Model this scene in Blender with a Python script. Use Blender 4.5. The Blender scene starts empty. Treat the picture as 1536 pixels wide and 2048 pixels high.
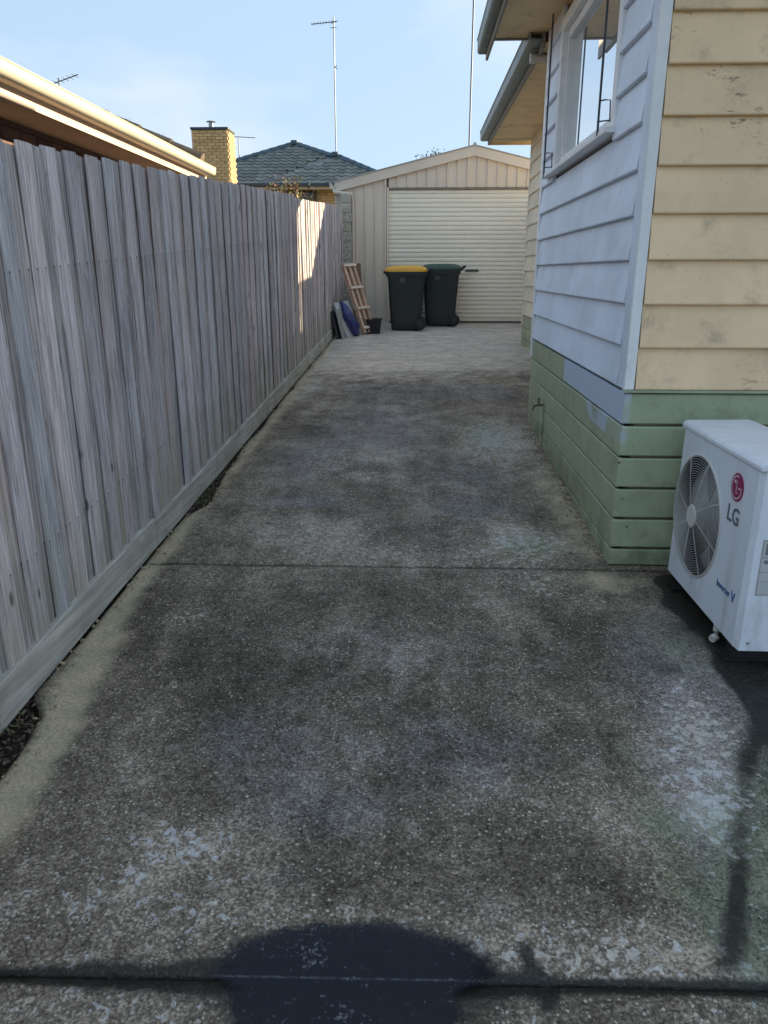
import bpy, math, random
import numpy as np
from mathutils import Vector, Matrix, Quaternion, noise as mnoise

random.seed(7)
sc = bpy.context.scene
COL = sc.collection
R = math.radians

# ------------------------------------------------------------------ camera
CAM_H = 1.72
CAM_ROT = ((0.99908, 0.0410, 0.0), (-0.01257, 0.30628, 0.95186), (0.03903, -0.95106, 0.30653))
cam = bpy.data.cameras.new('camera')
cam.sensor_fit = 'VERTICAL'
cam.sensor_height = 36.0
cam.lens = 1490.0 / 2048.0 * 36.0
cam.clip_start = 0.05
cam.clip_end = 2000
camo = bpy.data.objects.new('camera', cam)
COL.objects.link(camo)
_d = Vector((64 / 1490, 480 / 1490, -1)).normalized()
_up = Vector((0, -_d.z, _d.y)).normalized()
_rt = _d.cross(_up)
_m = Matrix((( _rt.x, _rt.y, _rt.z), (_d.x, _d.y, _d.z), (_up.x, _up.y, _up.z)))   # rows: world axes in camera space
camo.matrix_world = Matrix.Translation((0, 0, CAM_H)) @ _m.to_4x4()
sc.camera = camo

# ------------------------------------------------------------------ sky, sun, exposure
TO_SUN = Vector((1.0, 0.83, 0.335)).normalized()
SUN_EL = math.asin(TO_SUN.z)
SUN_AZ = math.atan2(TO_SUN.x, TO_SUN.y)
world = bpy.data.worlds.new('World')
sc.world = world
world.use_nodes = True
wt = world.node_tree
bg = wt.nodes['Background']
sky = wt.nodes.new('ShaderNodeTexSky')
sky.sky_type = 'NISHITA'
sky.sun_disc = False
sky.sun_elevation = SUN_EL
sky.sun_rotation = SUN_AZ
sky.air_density = 1.0
sky.dust_density = 1.0
sky.ozone_density = 1.5
gam = wt.nodes.new('ShaderNodeGamma')
gam.inputs[1].default_value = 0.16
wt.links.new(sky.outputs[0], gam.inputs[0])
tc = wt.nodes.new('ShaderNodeTexCoord')
mp = wt.nodes.new('ShaderNodeMapping')
mp.inputs['Scale'].default_value = (1.0, 1.0, 2.6)
mp.inputs['Location'].default_value = (0.35, 0.2, 0.1)
wt.links.new(tc.outputs['Generated'], mp.inputs[0])
cn = wt.nodes.new('ShaderNodeTexNoise')
cn.inputs['Scale'].default_value = 2.6
cn.inputs['Detail'].default_value = 4
cn.inputs['Roughness'].default_value = 0.55
wt.links.new(mp.outputs[0], cn.inputs[0])
cr = wt.nodes.new('ShaderNodeMapRange')
cr.inputs[1].default_value = 0.47
cr.inputs[2].default_value = 0.70
cr.inputs[3].default_value = 0.0
cr.inputs[4].default_value = 0.75
wt.links.new(cn.outputs[0], cr.inputs[0])
cm = wt.nodes.new('ShaderNodeMix')
cm.data_type = 'RGBA'
cm.inputs[7].default_value = (1.72, 1.50, 1.34, 1)
wt.links.new(cr.outputs[0], cm.inputs[0])
wt.links.new(gam.outputs[0], cm.inputs[6])
tint = wt.nodes.new('ShaderNodeMix')
tint.data_type = 'RGBA'
tint.blend_type = 'MULTIPLY'
tint.inputs[0].default_value = 1.0
tint.inputs[7].default_value = (0.77, 0.99, 1.25, 1)
wt.links.new(cm.outputs[2], tint.inputs[6])
wt.links.new(tint.outputs[2], bg.inputs[0])
bg.inputs[1].default_value = 0.15
sl = bpy.data.lights.new('sun', 'SUN')
sl.energy = 2.6
sl.angle = R(0.5)
sl.color = (1.0, 0.84, 0.58)
so = bpy.data.objects.new('sun', sl)
so.rotation_euler = TO_SUN.to_track_quat('Z', 'Y').to_euler()
so.location = (20, 20, 20)
COL.objects.link(so)
sc.view_settings.view_transform = 'Standard'
sc.view_settings.look = 'None'
sc.view_settings.gamma = 1
sc.view_settings.use_curve_mapping = False
sc.view_settings.exposure = 2.1
sc.cycles.max_bounces = 4
sc.cycles.diffuse_bounces = 3

# ------------------------------------------------------------------ node helpers
class G:
    def __init__(s, name):
        s.m = bpy.data.materials.new(name)
        s.m.use_nodes = True
        s.t = s.m.node_tree
        s.b = s.t.nodes['Principled BSDF']
        geo = s.n('ShaderNodeNewGeometry')
        oi = s.n('ShaderNodeObjectInfo')
        s.rnd = oi.outputs['Random']
        s.pos = geo.outputs['Position']
        off = s.n('ShaderNodeVectorMath', operation='SCALE', i=[(37.1, 91.7, 53.3)])
        s.t.links.new(s.rnd, off.inputs['Scale'])
        s.p = s.n('ShaderNodeVectorMath', operation='ADD', i=[s.pos, off.outputs[0]]).outputs[0]
    def n(s, ty, i=(), **props):
        nd = s.t.nodes.new(ty)
        for k, v in props.items():
            setattr(nd, k, v)
        for k, v in (i.items() if isinstance(i, dict) else enumerate(i)):
            if v is None: continue
            s.set(nd.inputs[k], v)
        return nd
    def set(s, sock, v):
        if isinstance(v, bpy.types.NodeSocket):
            s.t.links.new(v, sock)
        else:
            if sock.type == 'RGBA' and len(v) == 3: v = (*v, 1)
            sock.default_value = v
    def noise(s, scale, detail=4, rough=.55, vec=None, stretch=None, dist=0):
        vec = vec or s.p
        if stretch:
            vec = s.n('ShaderNodeVectorMath', [vec, stretch], operation='MULTIPLY').outputs[0]
        nd = s.n('ShaderNodeTexNoise', {'Vector': vec, 'Scale': scale, 'Detail': detail, 'Roughness': rough, 'Distortion': dist})
        return nd.outputs[0]
    def vor(s, scale, out='Distance', vec=None, feature='F1'):
        nd = s.n('ShaderNodeTexVoronoi', {'Vector': vec or s.p, 'Scale': scale}, feature=feature)
        return nd.outputs[out]
    def step(s, v, a, b, lo=0., hi=1.):
        return s.n('ShaderNodeMapRange', [v, a, b, lo, hi], interpolation_type='SMOOTHSTEP').outputs[0]
    def lin(s, v, a, b, lo=0., hi=1.):
        return s.n('ShaderNodeMapRange', [v, a, b, lo, hi]).outputs[0]
    def mix(s, f, a, b, blend='MIX'):
        nd = s.n('ShaderNodeMix', data_type='RGBA', blend_type=blend)
        s.set(nd.inputs[0], f); s.set(nd.inputs[6], a); s.set(nd.inputs[7], b)
        return nd.outputs[2]
    def mul(s, c, f):
        nd = s.n('ShaderNodeVectorMath', [c], operation='SCALE')
        s.set(nd.inputs['Scale'], f)
        return nd.outputs[0]
    def math(s, op, a, b=0.):
        return s.n('ShaderNodeMath', [a, b], operation=op).outputs[0]
    def xyz(s, v=None):
        return s.n('ShaderNodeSeparateXYZ', [v or s.pos]).outputs
    def attr(s, name):
        return s.n('ShaderNodeAttribute', attribute_name=name).outputs
    def bump(s, h, strength=.3, dist=.01):
        nd = s.n('ShaderNodeBump', {'Height': h, 'Strength': strength, 'Distance': dist})
        s.t.links.new(nd.outputs[0], s.b.inputs['Normal'])
    def done(s, col, rough=.6, spec=.5, metal=0.):
        s.set(s.b.inputs['Base Color'], col)
        s.set(s.b.inputs['Roughness'], rough)
        s.set(s.b.inputs['Specular IOR Level'], spec)
        s.set(s.b.inputs['Metallic'], metal)
        return s.m

def simple(name, col, rough=.6, var=.15, scale=6, bump=0., spec=.5, metal=0., rv=.1):
    g = G(name)
    f = g.lin(g.noise(scale, 6, .6), .25, .75, 1 - var, 1 + var)
    c = g.mul(g.mul(col, f), g.lin(g.rnd, 0, 1, 1 - rv, 1 + rv))
    if bump:
        g.bump(g.noise(scale * 12, 4), bump, .003)
    return g.done(c, rough, spec, metal)

def painted(name, col, under, chip=.0, dirt=(.2, .17, .12), dirtamt=.35, rough=.55, rv=.06, stretch=(1, 1, 1)):
    """old brush-painted timber: tone drift, dirt wash, chips that show grey wood"""
    g = G(name)
    c = g.mul(col, g.lin(g.noise(2.2, 3), .3, .7, .88, 1.1))
    c = g.mul(c, g.lin(g.rnd, 0, 1, 1 - rv, 1 + rv))
    d = g.step(g.noise(5, 5, .7, stretch=stretch), .5, .78, 0, dirtamt)
    c = g.mix(d, c, dirt)
    fine = g.step(g.noise(70, 3, .6), .62, .75, 0, .3)
    c = g.mix(fine, c, dirt)
    if chip:
        area = g.step(g.noise(1.6, 3), .5, .68)
        n2 = g.noise(14, 5, .75, stretch=(1, 1, 2.6))
        ch = g.math('MULTIPLY', g.step(n2, .70 - chip, .715 - chip), area)
        c = g.mix(ch, c, under)
        hb = g.math('SUBTRACT', g.noise(45, 4), g.math('MULTIPLY', ch, 1.0))
        g.bump(hb, .25, .004)
    else:
        g.bump(g.noise(45, 4), .12, .003)
    return g.done(c, rough, .4)

M = {}
M['cream'] = painted('cream_paint', (.93, .675, .42), (.26, .17, .10), chip=.095, dirtamt=.5)
M['blue_white'] = painted('pale_blue_primer', (.76, .83, .94), (.30, .30, .30), chip=.0, dirt=(.36, .37, .38), dirtamt=.3)
M['cream_grey'] = painted('aged_cream_paint', (.78, .70, .54), (.25, .22, .18), chip=.03)
M['trim_white'] = painted('white_trim', (.84, .84, .84), (.3, .28, .25), chip=.0, dirt=(.32, .31, .28), dirtamt=.35)

def green_mat():
    g = G('green_paint')
    c = g.mul((.41, .46, .30), g.lin(g.noise(2.2, 5), .3, .7, .88, 1.12))
    c = g.mul(c, g.lin(g.rnd, 0, 1, .94, 1.06))
    c = g.mix(g.step(g.noise(6, 5, .75), .44, .75, 0, .55), c, (.20, .20, .14))
    # filled nail heads and gouges
    v = g.step(g.vor(5.5), .028, .038, 1, 0)
    c = g.mix(v, c, (.03, .035, .03))
    ch = g.step(g.noise(18, 7, .75), .70, .72)
    c = g.mix(ch, c, (.12, .10, .07))
    # a roller's worth of the pale primer, tried over the near end of the upper boards
    x, y, z = g.xyz()
    wob = g.math('MULTIPLY', g.math('SUBTRACT', g.noise(3, 3, vec=g.pos), .5), .08)
    yy = g.math('ADD', y, wob)
    lim = g.lin(z, .86, 1.0, 4.35, 4.72)
    lim = g.math('ADD', lim, g.step(z, .996, 1.0, 0, .62))
    on = g.math('MULTIPLY', g.step(g.math('SUBTRACT', lim, yy), 0, .025), g.step(z, .875, .895))
    sidef = g.step(x, 1.075, 1.085, 1, 0)
    on = g.math('MULTIPLY', on, sidef)
    on = g.math('MULTIPLY', on, g.step(yy, 3.74, 3.76))
    lower = g.step(z, .985, .999, .0, 1.)          # thin coat on the lower of the two boards
    on = g.math('MULTIPLY', on, g.math('MAXIMUM', lower, g.step(g.noise(4, 4, vec=g.pos), .42, .6, .1, .75)))
    c = g.mix(on, c, (.55, .63, .76))
    # mould and splash dirt low down
    low = g.math('SUBTRACT', z, g.math('MULTIPLY', y, .06))
    dm = g.math('MULTIPLY', g.step(low, .02, .30, 1, 0), g.step(g.noise(7, 6, .65, vec=g.pos), .35, .65))
    c = g.mix(g.math('MULTIPLY', dm, .6), c, (.10, .12, .07))
    g.bump(g.math('SUBTRACT', g.noise(45, 4), v), .25, .004)
    return g.done(c, .5, .4)
M['green'] = green_mat()

def fence_mat(name, base, dark, rv=.17):
    g = G(name)
    grain = g.noise(1.0, 5, .66, stretch=(75, 75, 2.2), dist=.5)
    fine = g.noise(1.0, 2, .7, stretch=(260, 260, 7))
    tone = g.noise(1.0, 3, .55, stretch=(6, 6, 1.1))
    c = g.mix(g.step(grain, .38, .64), dark, base)
    c = g.mul(c, g.lin(fine, .25, .75, .82, 1.22))
    c = g.mul(c, g.lin(tone, .3, .7, .84, 1.25))
    c = g.mix(g.step(tone, .52, .70, 0, .45), c, (.44, .36, .27))
    c = g.mul(c, g.lin(g.rnd, 0, 1, 1-rv, 1+rv))
    hue = g.math('FRACT', g.math('MULTIPLY', g.rnd, 17.3))
    c = g.mix(1.0, c, g.mix(hue, (1.08, .97, .97), (.95, 1.0, 1.05)), 'MULTIPLY')
    # silver flakes of old lichen, knots, checks
    fl = g.math('MULTIPLY', g.step(g.noise(1, 5, .8, stretch=(34, 34, 16)), .57, .63), g.step(tone, .5, .38))
    c = g.mix(g.math('MULTIPLY', fl, .6), c, (.70, .69, .66))
    bl = g.step(g.noise(1, 4, .7, stretch=(14, 14, 4)), .54, .68, 0, .5)
    c = g.mix(bl, c, g.mul(c, .55))
    kn = g.step(g.vor(1.0, vec=g.n('ShaderNodeVectorMath', [g.p, (7, 7, 2.6)], operation='MULTIPLY').outputs[0]), .05, .11, 1, 0)
    c = g.mix(g.math('MULTIPLY', kn, .85), c, (.06, .05, .045))
    crk = g.step(g.noise(1.0, 2, .5, stretch=(95, 95, .8)), .69, .72)
    c = g.mix(g.math('MULTIPLY', crk, .8), c, (.05, .045, .04))
    x, y, z = g.xyz()
    low = g.math('SUBTRACT', z, g.math('MULTIPLY', y, .06))
    oy = g.xyz(g.n('ShaderNodeTexCoord').outputs['Object'])[1]
    dy = g.math('ABSOLUTE', g.math('SUBTRACT', g.math('ABSOLUTE', oy), .038))
    for hz in (.5, 1.55):
        dz = g.math('ABSOLUTE', g.math('SUBTRACT', low, hz))
        nail = g.step(g.math('ADD', dy, dz), .004, .008, 1, 0)
        rust = g.math('MULTIPLY', g.step(dy, .003, .010, 1, 0), g.math('MULTIPLY', g.step(low, hz-.14, hz, 0, .35), g.step(low, hz, hz+.004, 1, 0)))
        c = g.mix(g.math('MAXIMUM', nail, rust), c, (.09, .06, .045))
    alg = g.math('MULTIPLY', g.step(low, .05, .85, 1, 0), g.step(tone, .34, .6))
    c = g.mix(g.math('MULTIPLY', alg, .6), c, (.31, .30, .19))
    h = g.math('ADD', grain, g.math('MULTIPLY', fine, .5))
    h = g.math('SUBTRACT', h, g.math('MULTIPLY', crk, .8))
    g.bump(h, .6, .004)
    return g.done(c, .85, .2)
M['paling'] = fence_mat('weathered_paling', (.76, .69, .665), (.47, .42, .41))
M['paling_under'] = fence_mat('weathered_shaded_under_paling', (.60, .53, .49), (.30, .26, .245))  # darker than the face palings: shade of the gaps put into the colour

def plinth_mat():
    g = G('plinth_timber')
    grain = g.noise(1, 8, .62, stretch=(40, 1.4, 40), dist=.4)
    c = g.mix(g.step(grain, .36, .66), (.42, .39, .33), (.60, .56, .49))
    c = g.mul(c, g.lin(g.noise(3, 4), .3, .7, .82, 1.15))
    c = g.mix(g.step(g.noise(3.2, 6, .65), .5, .72, 0, .6), c, (.25, .26, .18))
    g.bump(grain, .5, .004)
    return g.done(c, .85, .2)
M['plinth'] = plinth_mat()

def concrete_mat():
    g = G('aged_aggregate_concrete')
    a1 = g.n('ShaderNodeAttribute', attribute_name='stain_a').outputs['Color']
    a2 = g.n('ShaderNodeAttribute', attribute_name='stain_b').outputs['Color']
    tan, lich, dark = g.n('ShaderNodeSeparateColor', [a1]).outputs[:3]
    green, wet, smooth = g.n('ShaderNodeSeparateColor', [a2]).outputs[:3]
    P = g.pos
    n7 = g.noise(7, 5, .68, vec=P)
    wob = g.math('MULTIPLY', g.math('SUBTRACT', n7, .5), 1.3)
    def soft(m, a=.25, b=.75, k=1.0):
        mm = g.math('ADD', m, g.math('MULTIPLY', wob, k))
        return g.math('MULTIPLY', g.step(mm, a, b), g.step(m, 0.02, .15))
    big = g.noise(1.7, 6, .66, vec=P, dist=.4)
    f1 = g.noise(95, 2, .8, vec=P)
    cr = g.noise(27, 5, .80, vec=P, dist=.3)
    vn = g.n('ShaderNodeTexVoronoi', {'Vector': P, 'Scale': 150})
    cellv = g.n('ShaderNodeSeparateColor', [vn.outputs['Color']]).outputs[0]
    # stones and crusts stand out of a dark grown-over matrix; their density drifts
    streak = g.noise(1, 4, .65, vec=P, stretch=(8, 1.3, 1))
    dens = g.math('ADD', g.math('MULTIPLY', g.math('SUBTRACT', big, .5), 1.0), g.math('MULTIPLY', g.math('SUBTRACT', n7, .5), .42))
    dens = g.math('ADD', dens, g.math('MULTIPLY', g.math('SUBTRACT', streak, .5), .35))
    yy_ = g.xyz()[1]
    dens = g.math('ADD', dens, g.step(yy_, 2.8, 5.0, .0, .12))
    dens = g.math('ADD', dens, g.math('MULTIPLY', g.math('SUBTRACT', lich, .42), .34))
    v = g.math('ADD', g.math('MULTIPLY', f1, .42), g.math('MULTIPLY', cr, .38))
    v = g.math('ADD', v, g.math('MULTIPLY', cellv, .20))
    v = g.math('ADD', v, g.math('MULTIPLY', dens, .58))
    v = g.math('SUBTRACT', v, .012)
    rp = g.n('ShaderNodeValToRGB', [v])
    el = rp.color_ramp.elements
    el[0].position = .30; el[0].color = (.040, .033, .026, 1)
    el[1].position = .45; el[1].color = (.122, .103, .084, 1)
    for p_, c_ in ((.53, (.185, .160, .133)), (.61, (.29, .252, .21)), (.70, (.48, .425, .36)), (.82, (.66, .60, .53))):
        e = el.new(p_); e.color = (*c_, 1)
    c = g.mix(1.0, rp.outputs[0], (1.05, .98, .89), 'MULTIPLY')
    # scattered pale stones, thick in some places and sparse in others
    v2 = g.n('ShaderNodeTexVoronoi', {'Vector': P, 'Scale': 85})
    rv2 = g.n('ShaderNodeSeparateColor', [v2.outputs['Color']]).outputs
    keep = g.math('ADD', rv2[0], g.math('ADD', g.math('MULTIPLY', dens, .75), g.math('MULTIPLY', g.math('SUBTRACT', lich, .5), .35)))
    rad = g.math('ADD', g.math('MULTIPLY', rv2[1], .30), .16)
    dd = g.math('ADD', v2.outputs['Distance'], g.math('MULTIPLY', g.math('SUBTRACT', f1, .5), .45))
    spot = g.math('MULTIPLY', g.step(g.math('SUBTRACT', rad, dd), -.04, .08), g.step(keep, .62, .74))
    c = g.mix(g.math('MULTIPLY', spot, .8), c, g.mul((.54, .47, .39), g.lin(rv2[2], 0, 1, .55, 1.3)))
    # smooth pale concrete by the garage
    sm = soft(smooth, .15, .95, .9)
    st = g.noise(1, 5, .72, vec=P, stretch=(3, 6, 3))
    cs = g.mix(g.step(st, .30, .70), (.47, .42, .355), (.70, .63, .54))
    cs = g.mul(cs, g.lin(cr, .3, .7, .75, 1.22))
    cs = g.mul(cs, g.lin(n7, .3, .7, .82, 1.15))
    c = g.mix(sm, c, cs)
    # dark algae film
    dk = soft(dark, .25, .85, 1.0)
    c = g.mix(g.math('MULTIPLY', dk, .42), c, g.mul((.17, .17, .175), g.lin(v, .35, .65, .35, 1.9)))
    # greenish-black growth
    gr = soft(green, .3, .9, 1.0)
    c = g.mix(g.math('MULTIPLY', gr, .62), c, g.mul((.085, .100, .056), g.lin(v, .35, .65, .35, 2.2)))
    # pale lichen crusts: separate spots that merge where they are dense
    vd = g.vor(23, vec=g.n('ShaderNodeVectorMath', [P, g.n('ShaderNodeVectorMath', [g.n('ShaderNodeTexNoise', {'Vector': P, 'Scale': 40., 'Detail': 1.}).outputs[1], (.07, .07, .07)], operation='MULTIPLY').outputs[0]], operation='ADD').outputs[0])
    thr = g.math('ADD', g.math('MULTIPLY', g.math('SUBTRACT', lich, .25), .54), g.math('MULTIPLY', dens, .40))
    lm = g.math('SUBTRACT', thr, g.math('ADD', vd, g.math('MULTIPLY', g.math('SUBTRACT', f1, .5), .55)))
    lmask = g.step(lm, -.02, .06)
    lcol = g.mix(g.step(big, .42, .58), (.64, .56, .46), (.64, .62, .62))
    lcol = g.mix(g.math('MULTIPLY', gr, .45), lcol, (.42, .48, .36))
    lcol = g.mul(lcol, g.lin(f1, .3, .7, .60, 1.25))
    c = g.mix(g.math('MULTIPLY', lmask, .75), c, lcol)
    # worn sandy strip along the fence
    tn = soft(tan, .12, 1.0, .9)
    tcol = g.mul(g.mix(g.step(n7, .4, .62), (.50, .44, .29), (.60, .48, .31)), g.lin(f1, .3, .7, .72, 1.25))
    c = g.mix(g.math('MULTIPLY', tn, .9), c, g.mix(.18, tcol, c))
    # tiny bright chips of quartz
    sp = g.math('MULTIPLY', g.step(g.vor(48, vec=P), .08, .12, 1, 0), g.step(cr, .5, .56))
    c = g.mix(g.math('MULTIPLY', sp, .7), c, (.7, .69, .66))
    # dirt packed along the cross joint
    jm = g.math('ABSOLUTE', g.math('SUBTRACT', yy_, 3.7045))
    c = g.mix(g.math('MULTIPLY', g.step(g.math('ADD', jm, g.math('MULTIPLY', g.math('SUBTRACT', cr, .5), .02)), .006, .015, 1, 0), .6), c, (.045, .040, .032))
    # wet
    wt_ = g.math('ADD', g.math('ADD', wet, g.math('MULTIPLY', wob, .8)), g.math('MULTIPLY', g.math('SUBTRACT', cr, .5), .9))
    wm = g.math('MULTIPLY', g.step(wt_, .30, .85), g.step(wet, .02, .25))
    c = g.mix(wm, c, g.mix(.5, g.mul(c, .22), (.012, .014, .010)))
    rough = g.lin(wm, 0, 1, .92, .4)
    h = g.math('ADD', g.math('MULTIPLY', f1, .7), g.math('MULTIPLY', cellv, .3))
    h = g.math('ADD', h, g.math('MULTIPLY', lmask, .25))
    nd = g.n('ShaderNodeBump', {'Height': h, 'Distance': .006})
    g.set(nd.inputs['Strength'], g.lin(tn, 0, 1, .9, .25))
    g.t.links.new(nd.outputs[0], g.b.inputs['Normal'])
    return g.done(c, rough, .35)
M['concrete'] = concrete_mat()

def puddle_mat():
    g = G('puddle_water')
    P = g.pos
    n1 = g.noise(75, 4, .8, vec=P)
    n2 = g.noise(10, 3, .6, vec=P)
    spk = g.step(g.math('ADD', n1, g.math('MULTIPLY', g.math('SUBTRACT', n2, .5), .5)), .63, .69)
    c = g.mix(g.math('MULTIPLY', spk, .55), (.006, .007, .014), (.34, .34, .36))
    px, py, pz = g.xyz()
    jd = g.math('ABSOLUTE', g.math('SUBTRACT', py, g.math('ADD', g.math('MULTIPLY', px, .018), 1.372)))
    jl = g.math('MULTIPLY', g.step(jd, .0015, .0045, 1, 0), g.step(n1, .40, .58))
    c = g.mix(g.math('MULTIPLY', jl, .4), c, (.20, .21, .25))
    edge = g.n('ShaderNodeAttribute', attribute_name='edge').outputs['Fac']
    e2 = g.math('ADD', edge, g.math('MULTIPLY', g.math('SUBTRACT', n1, .5), .22))
    e2 = g.math('ADD', e2, g.math('MULTIPLY', g.math('SUBTRACT', n2, .5), .14))
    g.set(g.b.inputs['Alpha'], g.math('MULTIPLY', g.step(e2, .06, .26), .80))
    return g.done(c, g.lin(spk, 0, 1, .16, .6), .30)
M['water'] = puddle_mat()

def soil_mat():
    g = G('soil')
    c = g.mix(g.step(g.noise(60, 6, .7), .4, .65), (.025, .02, .016), (.09, .07, .05))
    g.bump(g.noise(50, 6, .7), .9, .02)
    return g.done(c, .95, .2)
M['soil'] = soil_mat()
M['leaf_litter'] = simple('dead_leaf', (.16, .10, .07), .8, .6, 40, rv=.5)
M['bounce_sheet'] = simple('pale_bounce_sheet', (.55, .52, .46), .9, .2, 4)  # pale colour of the sheet added to bounce light
M['debris'] = simple('dry_debris', (.42, .33, .22), .8, .7, 30, rv=.4)
M['weed'] = simple('weed_leaf', (.09, .13, .04), .6, .4, 30, rv=.3)
M['far_ground'] = simple('lawn_ground', (.09, .11, .05), .9, .4, 2)
def coat_mat():
    g = G('white_powder_coat')
    P = g.pos
    c = g.mul((.82, .86, .93), g.lin(g.noise(3, 4, vec=P), .3, .7, .95, 1.03))
    d = g.math('MULTIPLY', g.step(g.noise(1, 5, .7, vec=P, stretch=(9, 9, 2.2)), .46, .72), g.step(g.xyz()[2], .25, .75, .5, .16))
    c = g.mix(d, c, (.34, .32, .27))
    c = g.mix(g.step(g.noise(60, 3, .7, vec=P), .64, .72, 0, .35), c, (.30, .28, .24))
    return g.done(c, .42, .45)
M['white_plastic'] = coat_mat()
M['grey_metal'] = simple('galvanised_metal', (.36, .37, .38), .45, .15, 9, metal=.4)
M['dark_metal'] = simple('dark_metal', (.06, .065, .07), .5, .2, 9)
M['aerial'] = simple('aerial_metal', (.12, .135, .16), .45, .1, 9, metal=.3)
M['grille_wire'] = simple('pale_grille_wire', (.62, .61, .58), .4, .08, 9)
M['fan_dark'] = simple('fan_cavity', (.020, .017, .02), .6, .2, 9)
M['fan_blade'] = simple('fan_blade_plastic', (.30, .31, .32), .45, .1, 5)
M['magenta'] = simple('magenta_print', (.36, .016, .12), .4, .03, 5)
M['letter_grey'] = simple('grey_print', (.13, .14, .17), .5, .05, 5)
M['letter_blue'] = simple('blue_print', (.06, .15, .36), .5, .05, 5)
M['badge_pale'] = simple('pale_print', (.80, .70, .74), .4, .03, 5)
M['sticker'] = simple('sticker_paper', (.58, .58, .58), .5, .06, 12)
M['line_grey'] = simple('sticker_ink', (.20, .20, .21), .5, .06, 12)
M['garage_beige'] = simple('beige_steel', (.72, .62, .51), .45, .07, 1.5, rv=.03)
M['garage_door'] = simple('cream_roller_door', (.88, .83, .70), .6, .05, 1.5, rv=.02)
M['garage_roof'] = simple('galv_roof', (.42, .42, .40), .45, .1, 2)
M['bin_body'] = simple('dark_green_plastic', (.016, .024, .027), .42, .12, 3)
M['bin_black'] = simple('black_rubber', (.012, .012, .013), .6, .1, 6)
M['bin_yellow'] = simple('yellow_plastic', (.72, .38, .03), .4, .06, 4)
M['bin_green'] = simple('green_plastic', (.032, .07, .05), .42, .08, 4)
M['bin_badge'] = simple('faded_badge', (.06, .075, .07), .5, .2, 30)
M['pine'] = simple('pink_pine_timber', (.64, .42, .30), .7, .25, 14, rv=.15)
M['pine_pale'] = simple('pale_pine_end', (.76, .60, .48), .7, .15, 14, rv=.1)
M['board_white'] = simple('white_board', (.66, .67, .66), .55, .1, 6)
M['board_dark'] = simple('dark_board', (.045, .045, .06), .6, .2, 8)
M['board_brown'] = simple('brown_board', (.20, .115, .075), .7, .25, 10)
M['blue_bag'] = simple('blue_plastic_bag', (.03, .04, .15), .35, .6, 20)
M['black_tub'] = simple('black_plastic', (.012, .012, .016), .45, .1, 6)
M['gutter_cream'] = simple('cream_gutter', (.78, .70, .52), .4, .06, 2)
M['fascia_pink'] = simple('pink_cream_fascia', (.74, .52, .36), .5, .12, 4)
M['soffit_tan'] = simple('tan_soffit', (.88, .60, .33), .6, .12, 2)
M['dark_brick'] = simple('dark_red_brick', (.15, .075, .05), .8, .3, 14, rv=.2)
M['mortar_dark'] = simple('dark_mortar', (.12, .09, .07), .9, .2, 20)
M['yellow_brick'] = simple('yellow_brick', (.60, .37, .17), .8, .2, 12, bump=.3, rv=.16)
M['mortar'] = simple('pale_mortar', (.40, .33, .20), .9, .2, 20)
M['tile_grey'] = simple('blue_grey_tile', (.15, .155, .135), .6, .35, 3, rv=.3)
M['ridge_tile'] = simple('dark_blue_ridge_tile', (.06, .10, .13), .6, .2, 3, rv=.1)
M['tile_terracotta'] = simple('brown_tile', (.20, .14, .08), .75, .3, 3, rv=.2)
M['gutter_dark'] = simple('dark_blue_gutter', (.035, .05, .065), .45, .1, 3)
M['eave_peach'] = simple('peach_eave', (.60, .44, .30), .6, .1, 3)
M['window_dark'] = simple('dark_window', (.03, .032, .036), .08, .1, 3)
M['brown_frame'] = simple('brown_window_frame', (.12, .06, .035), .5, .1, 3)
M['house_gutter'] = simple('weathered_gutter', (.20, .23, .22), .5, .25, 5)
M['house_fascia'] = painted('grey_brown_fascia', (.26, .24, .20), (.1, .08, .06), dirtamt=.5)
M['house_soffit'] = painted('tan_eave_lining', (.82, .60, .33), (.2, .16, .1), dirt=(.22, .15, .09), dirtamt=.5)
M['pvc'] = simple('white_pvc', (.66, .64, .60), .45, .08, 6)
M['awning_rod'] = simple('dark_awning_rod', (.035, .045, .06), .5, .2, 9)
M['brass'] = simple('old_brass_tap', (.16, .14, .10), .5, .3, 20, metal=.5)
M['pebble_pier'] = simple('mottled_pier', (.46, .44, .36), .85, .6, 26, bump=.5)
M['bark'] = simple('bark', (.10, .075, .055), .9, .3, 12)
M['leaf_green'] = simple('tree_leaf', (.045, .075, .03), .6, .4, 4, rv=.2)
M['leaf_rust'] = simple('rusty_leaf', (.42, .19, .10), .6, .5, 12, rv=.3)
M['leaf_yellow'] = simple('yellow_leaf', (.46, .38, .12), .6, .4, 12, rv=.3)
def glass_mat():
    g = G('window_glass')
    g.bump(g.noise(1.3, 2), .015, .02)
    m = g.done((.70, .76, .80), .015, .5, .62)
    g.b.inputs['IOR'].default_value = 2.4
    g.b.inputs['Coat Weight'].default_value = 1.0
    g.b.inputs['Coat IOR'].default_value = 2.2
    g.b.inputs['Coat Roughness'].default_value = .01
    return m
M['glass'] = glass_mat()

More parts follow.
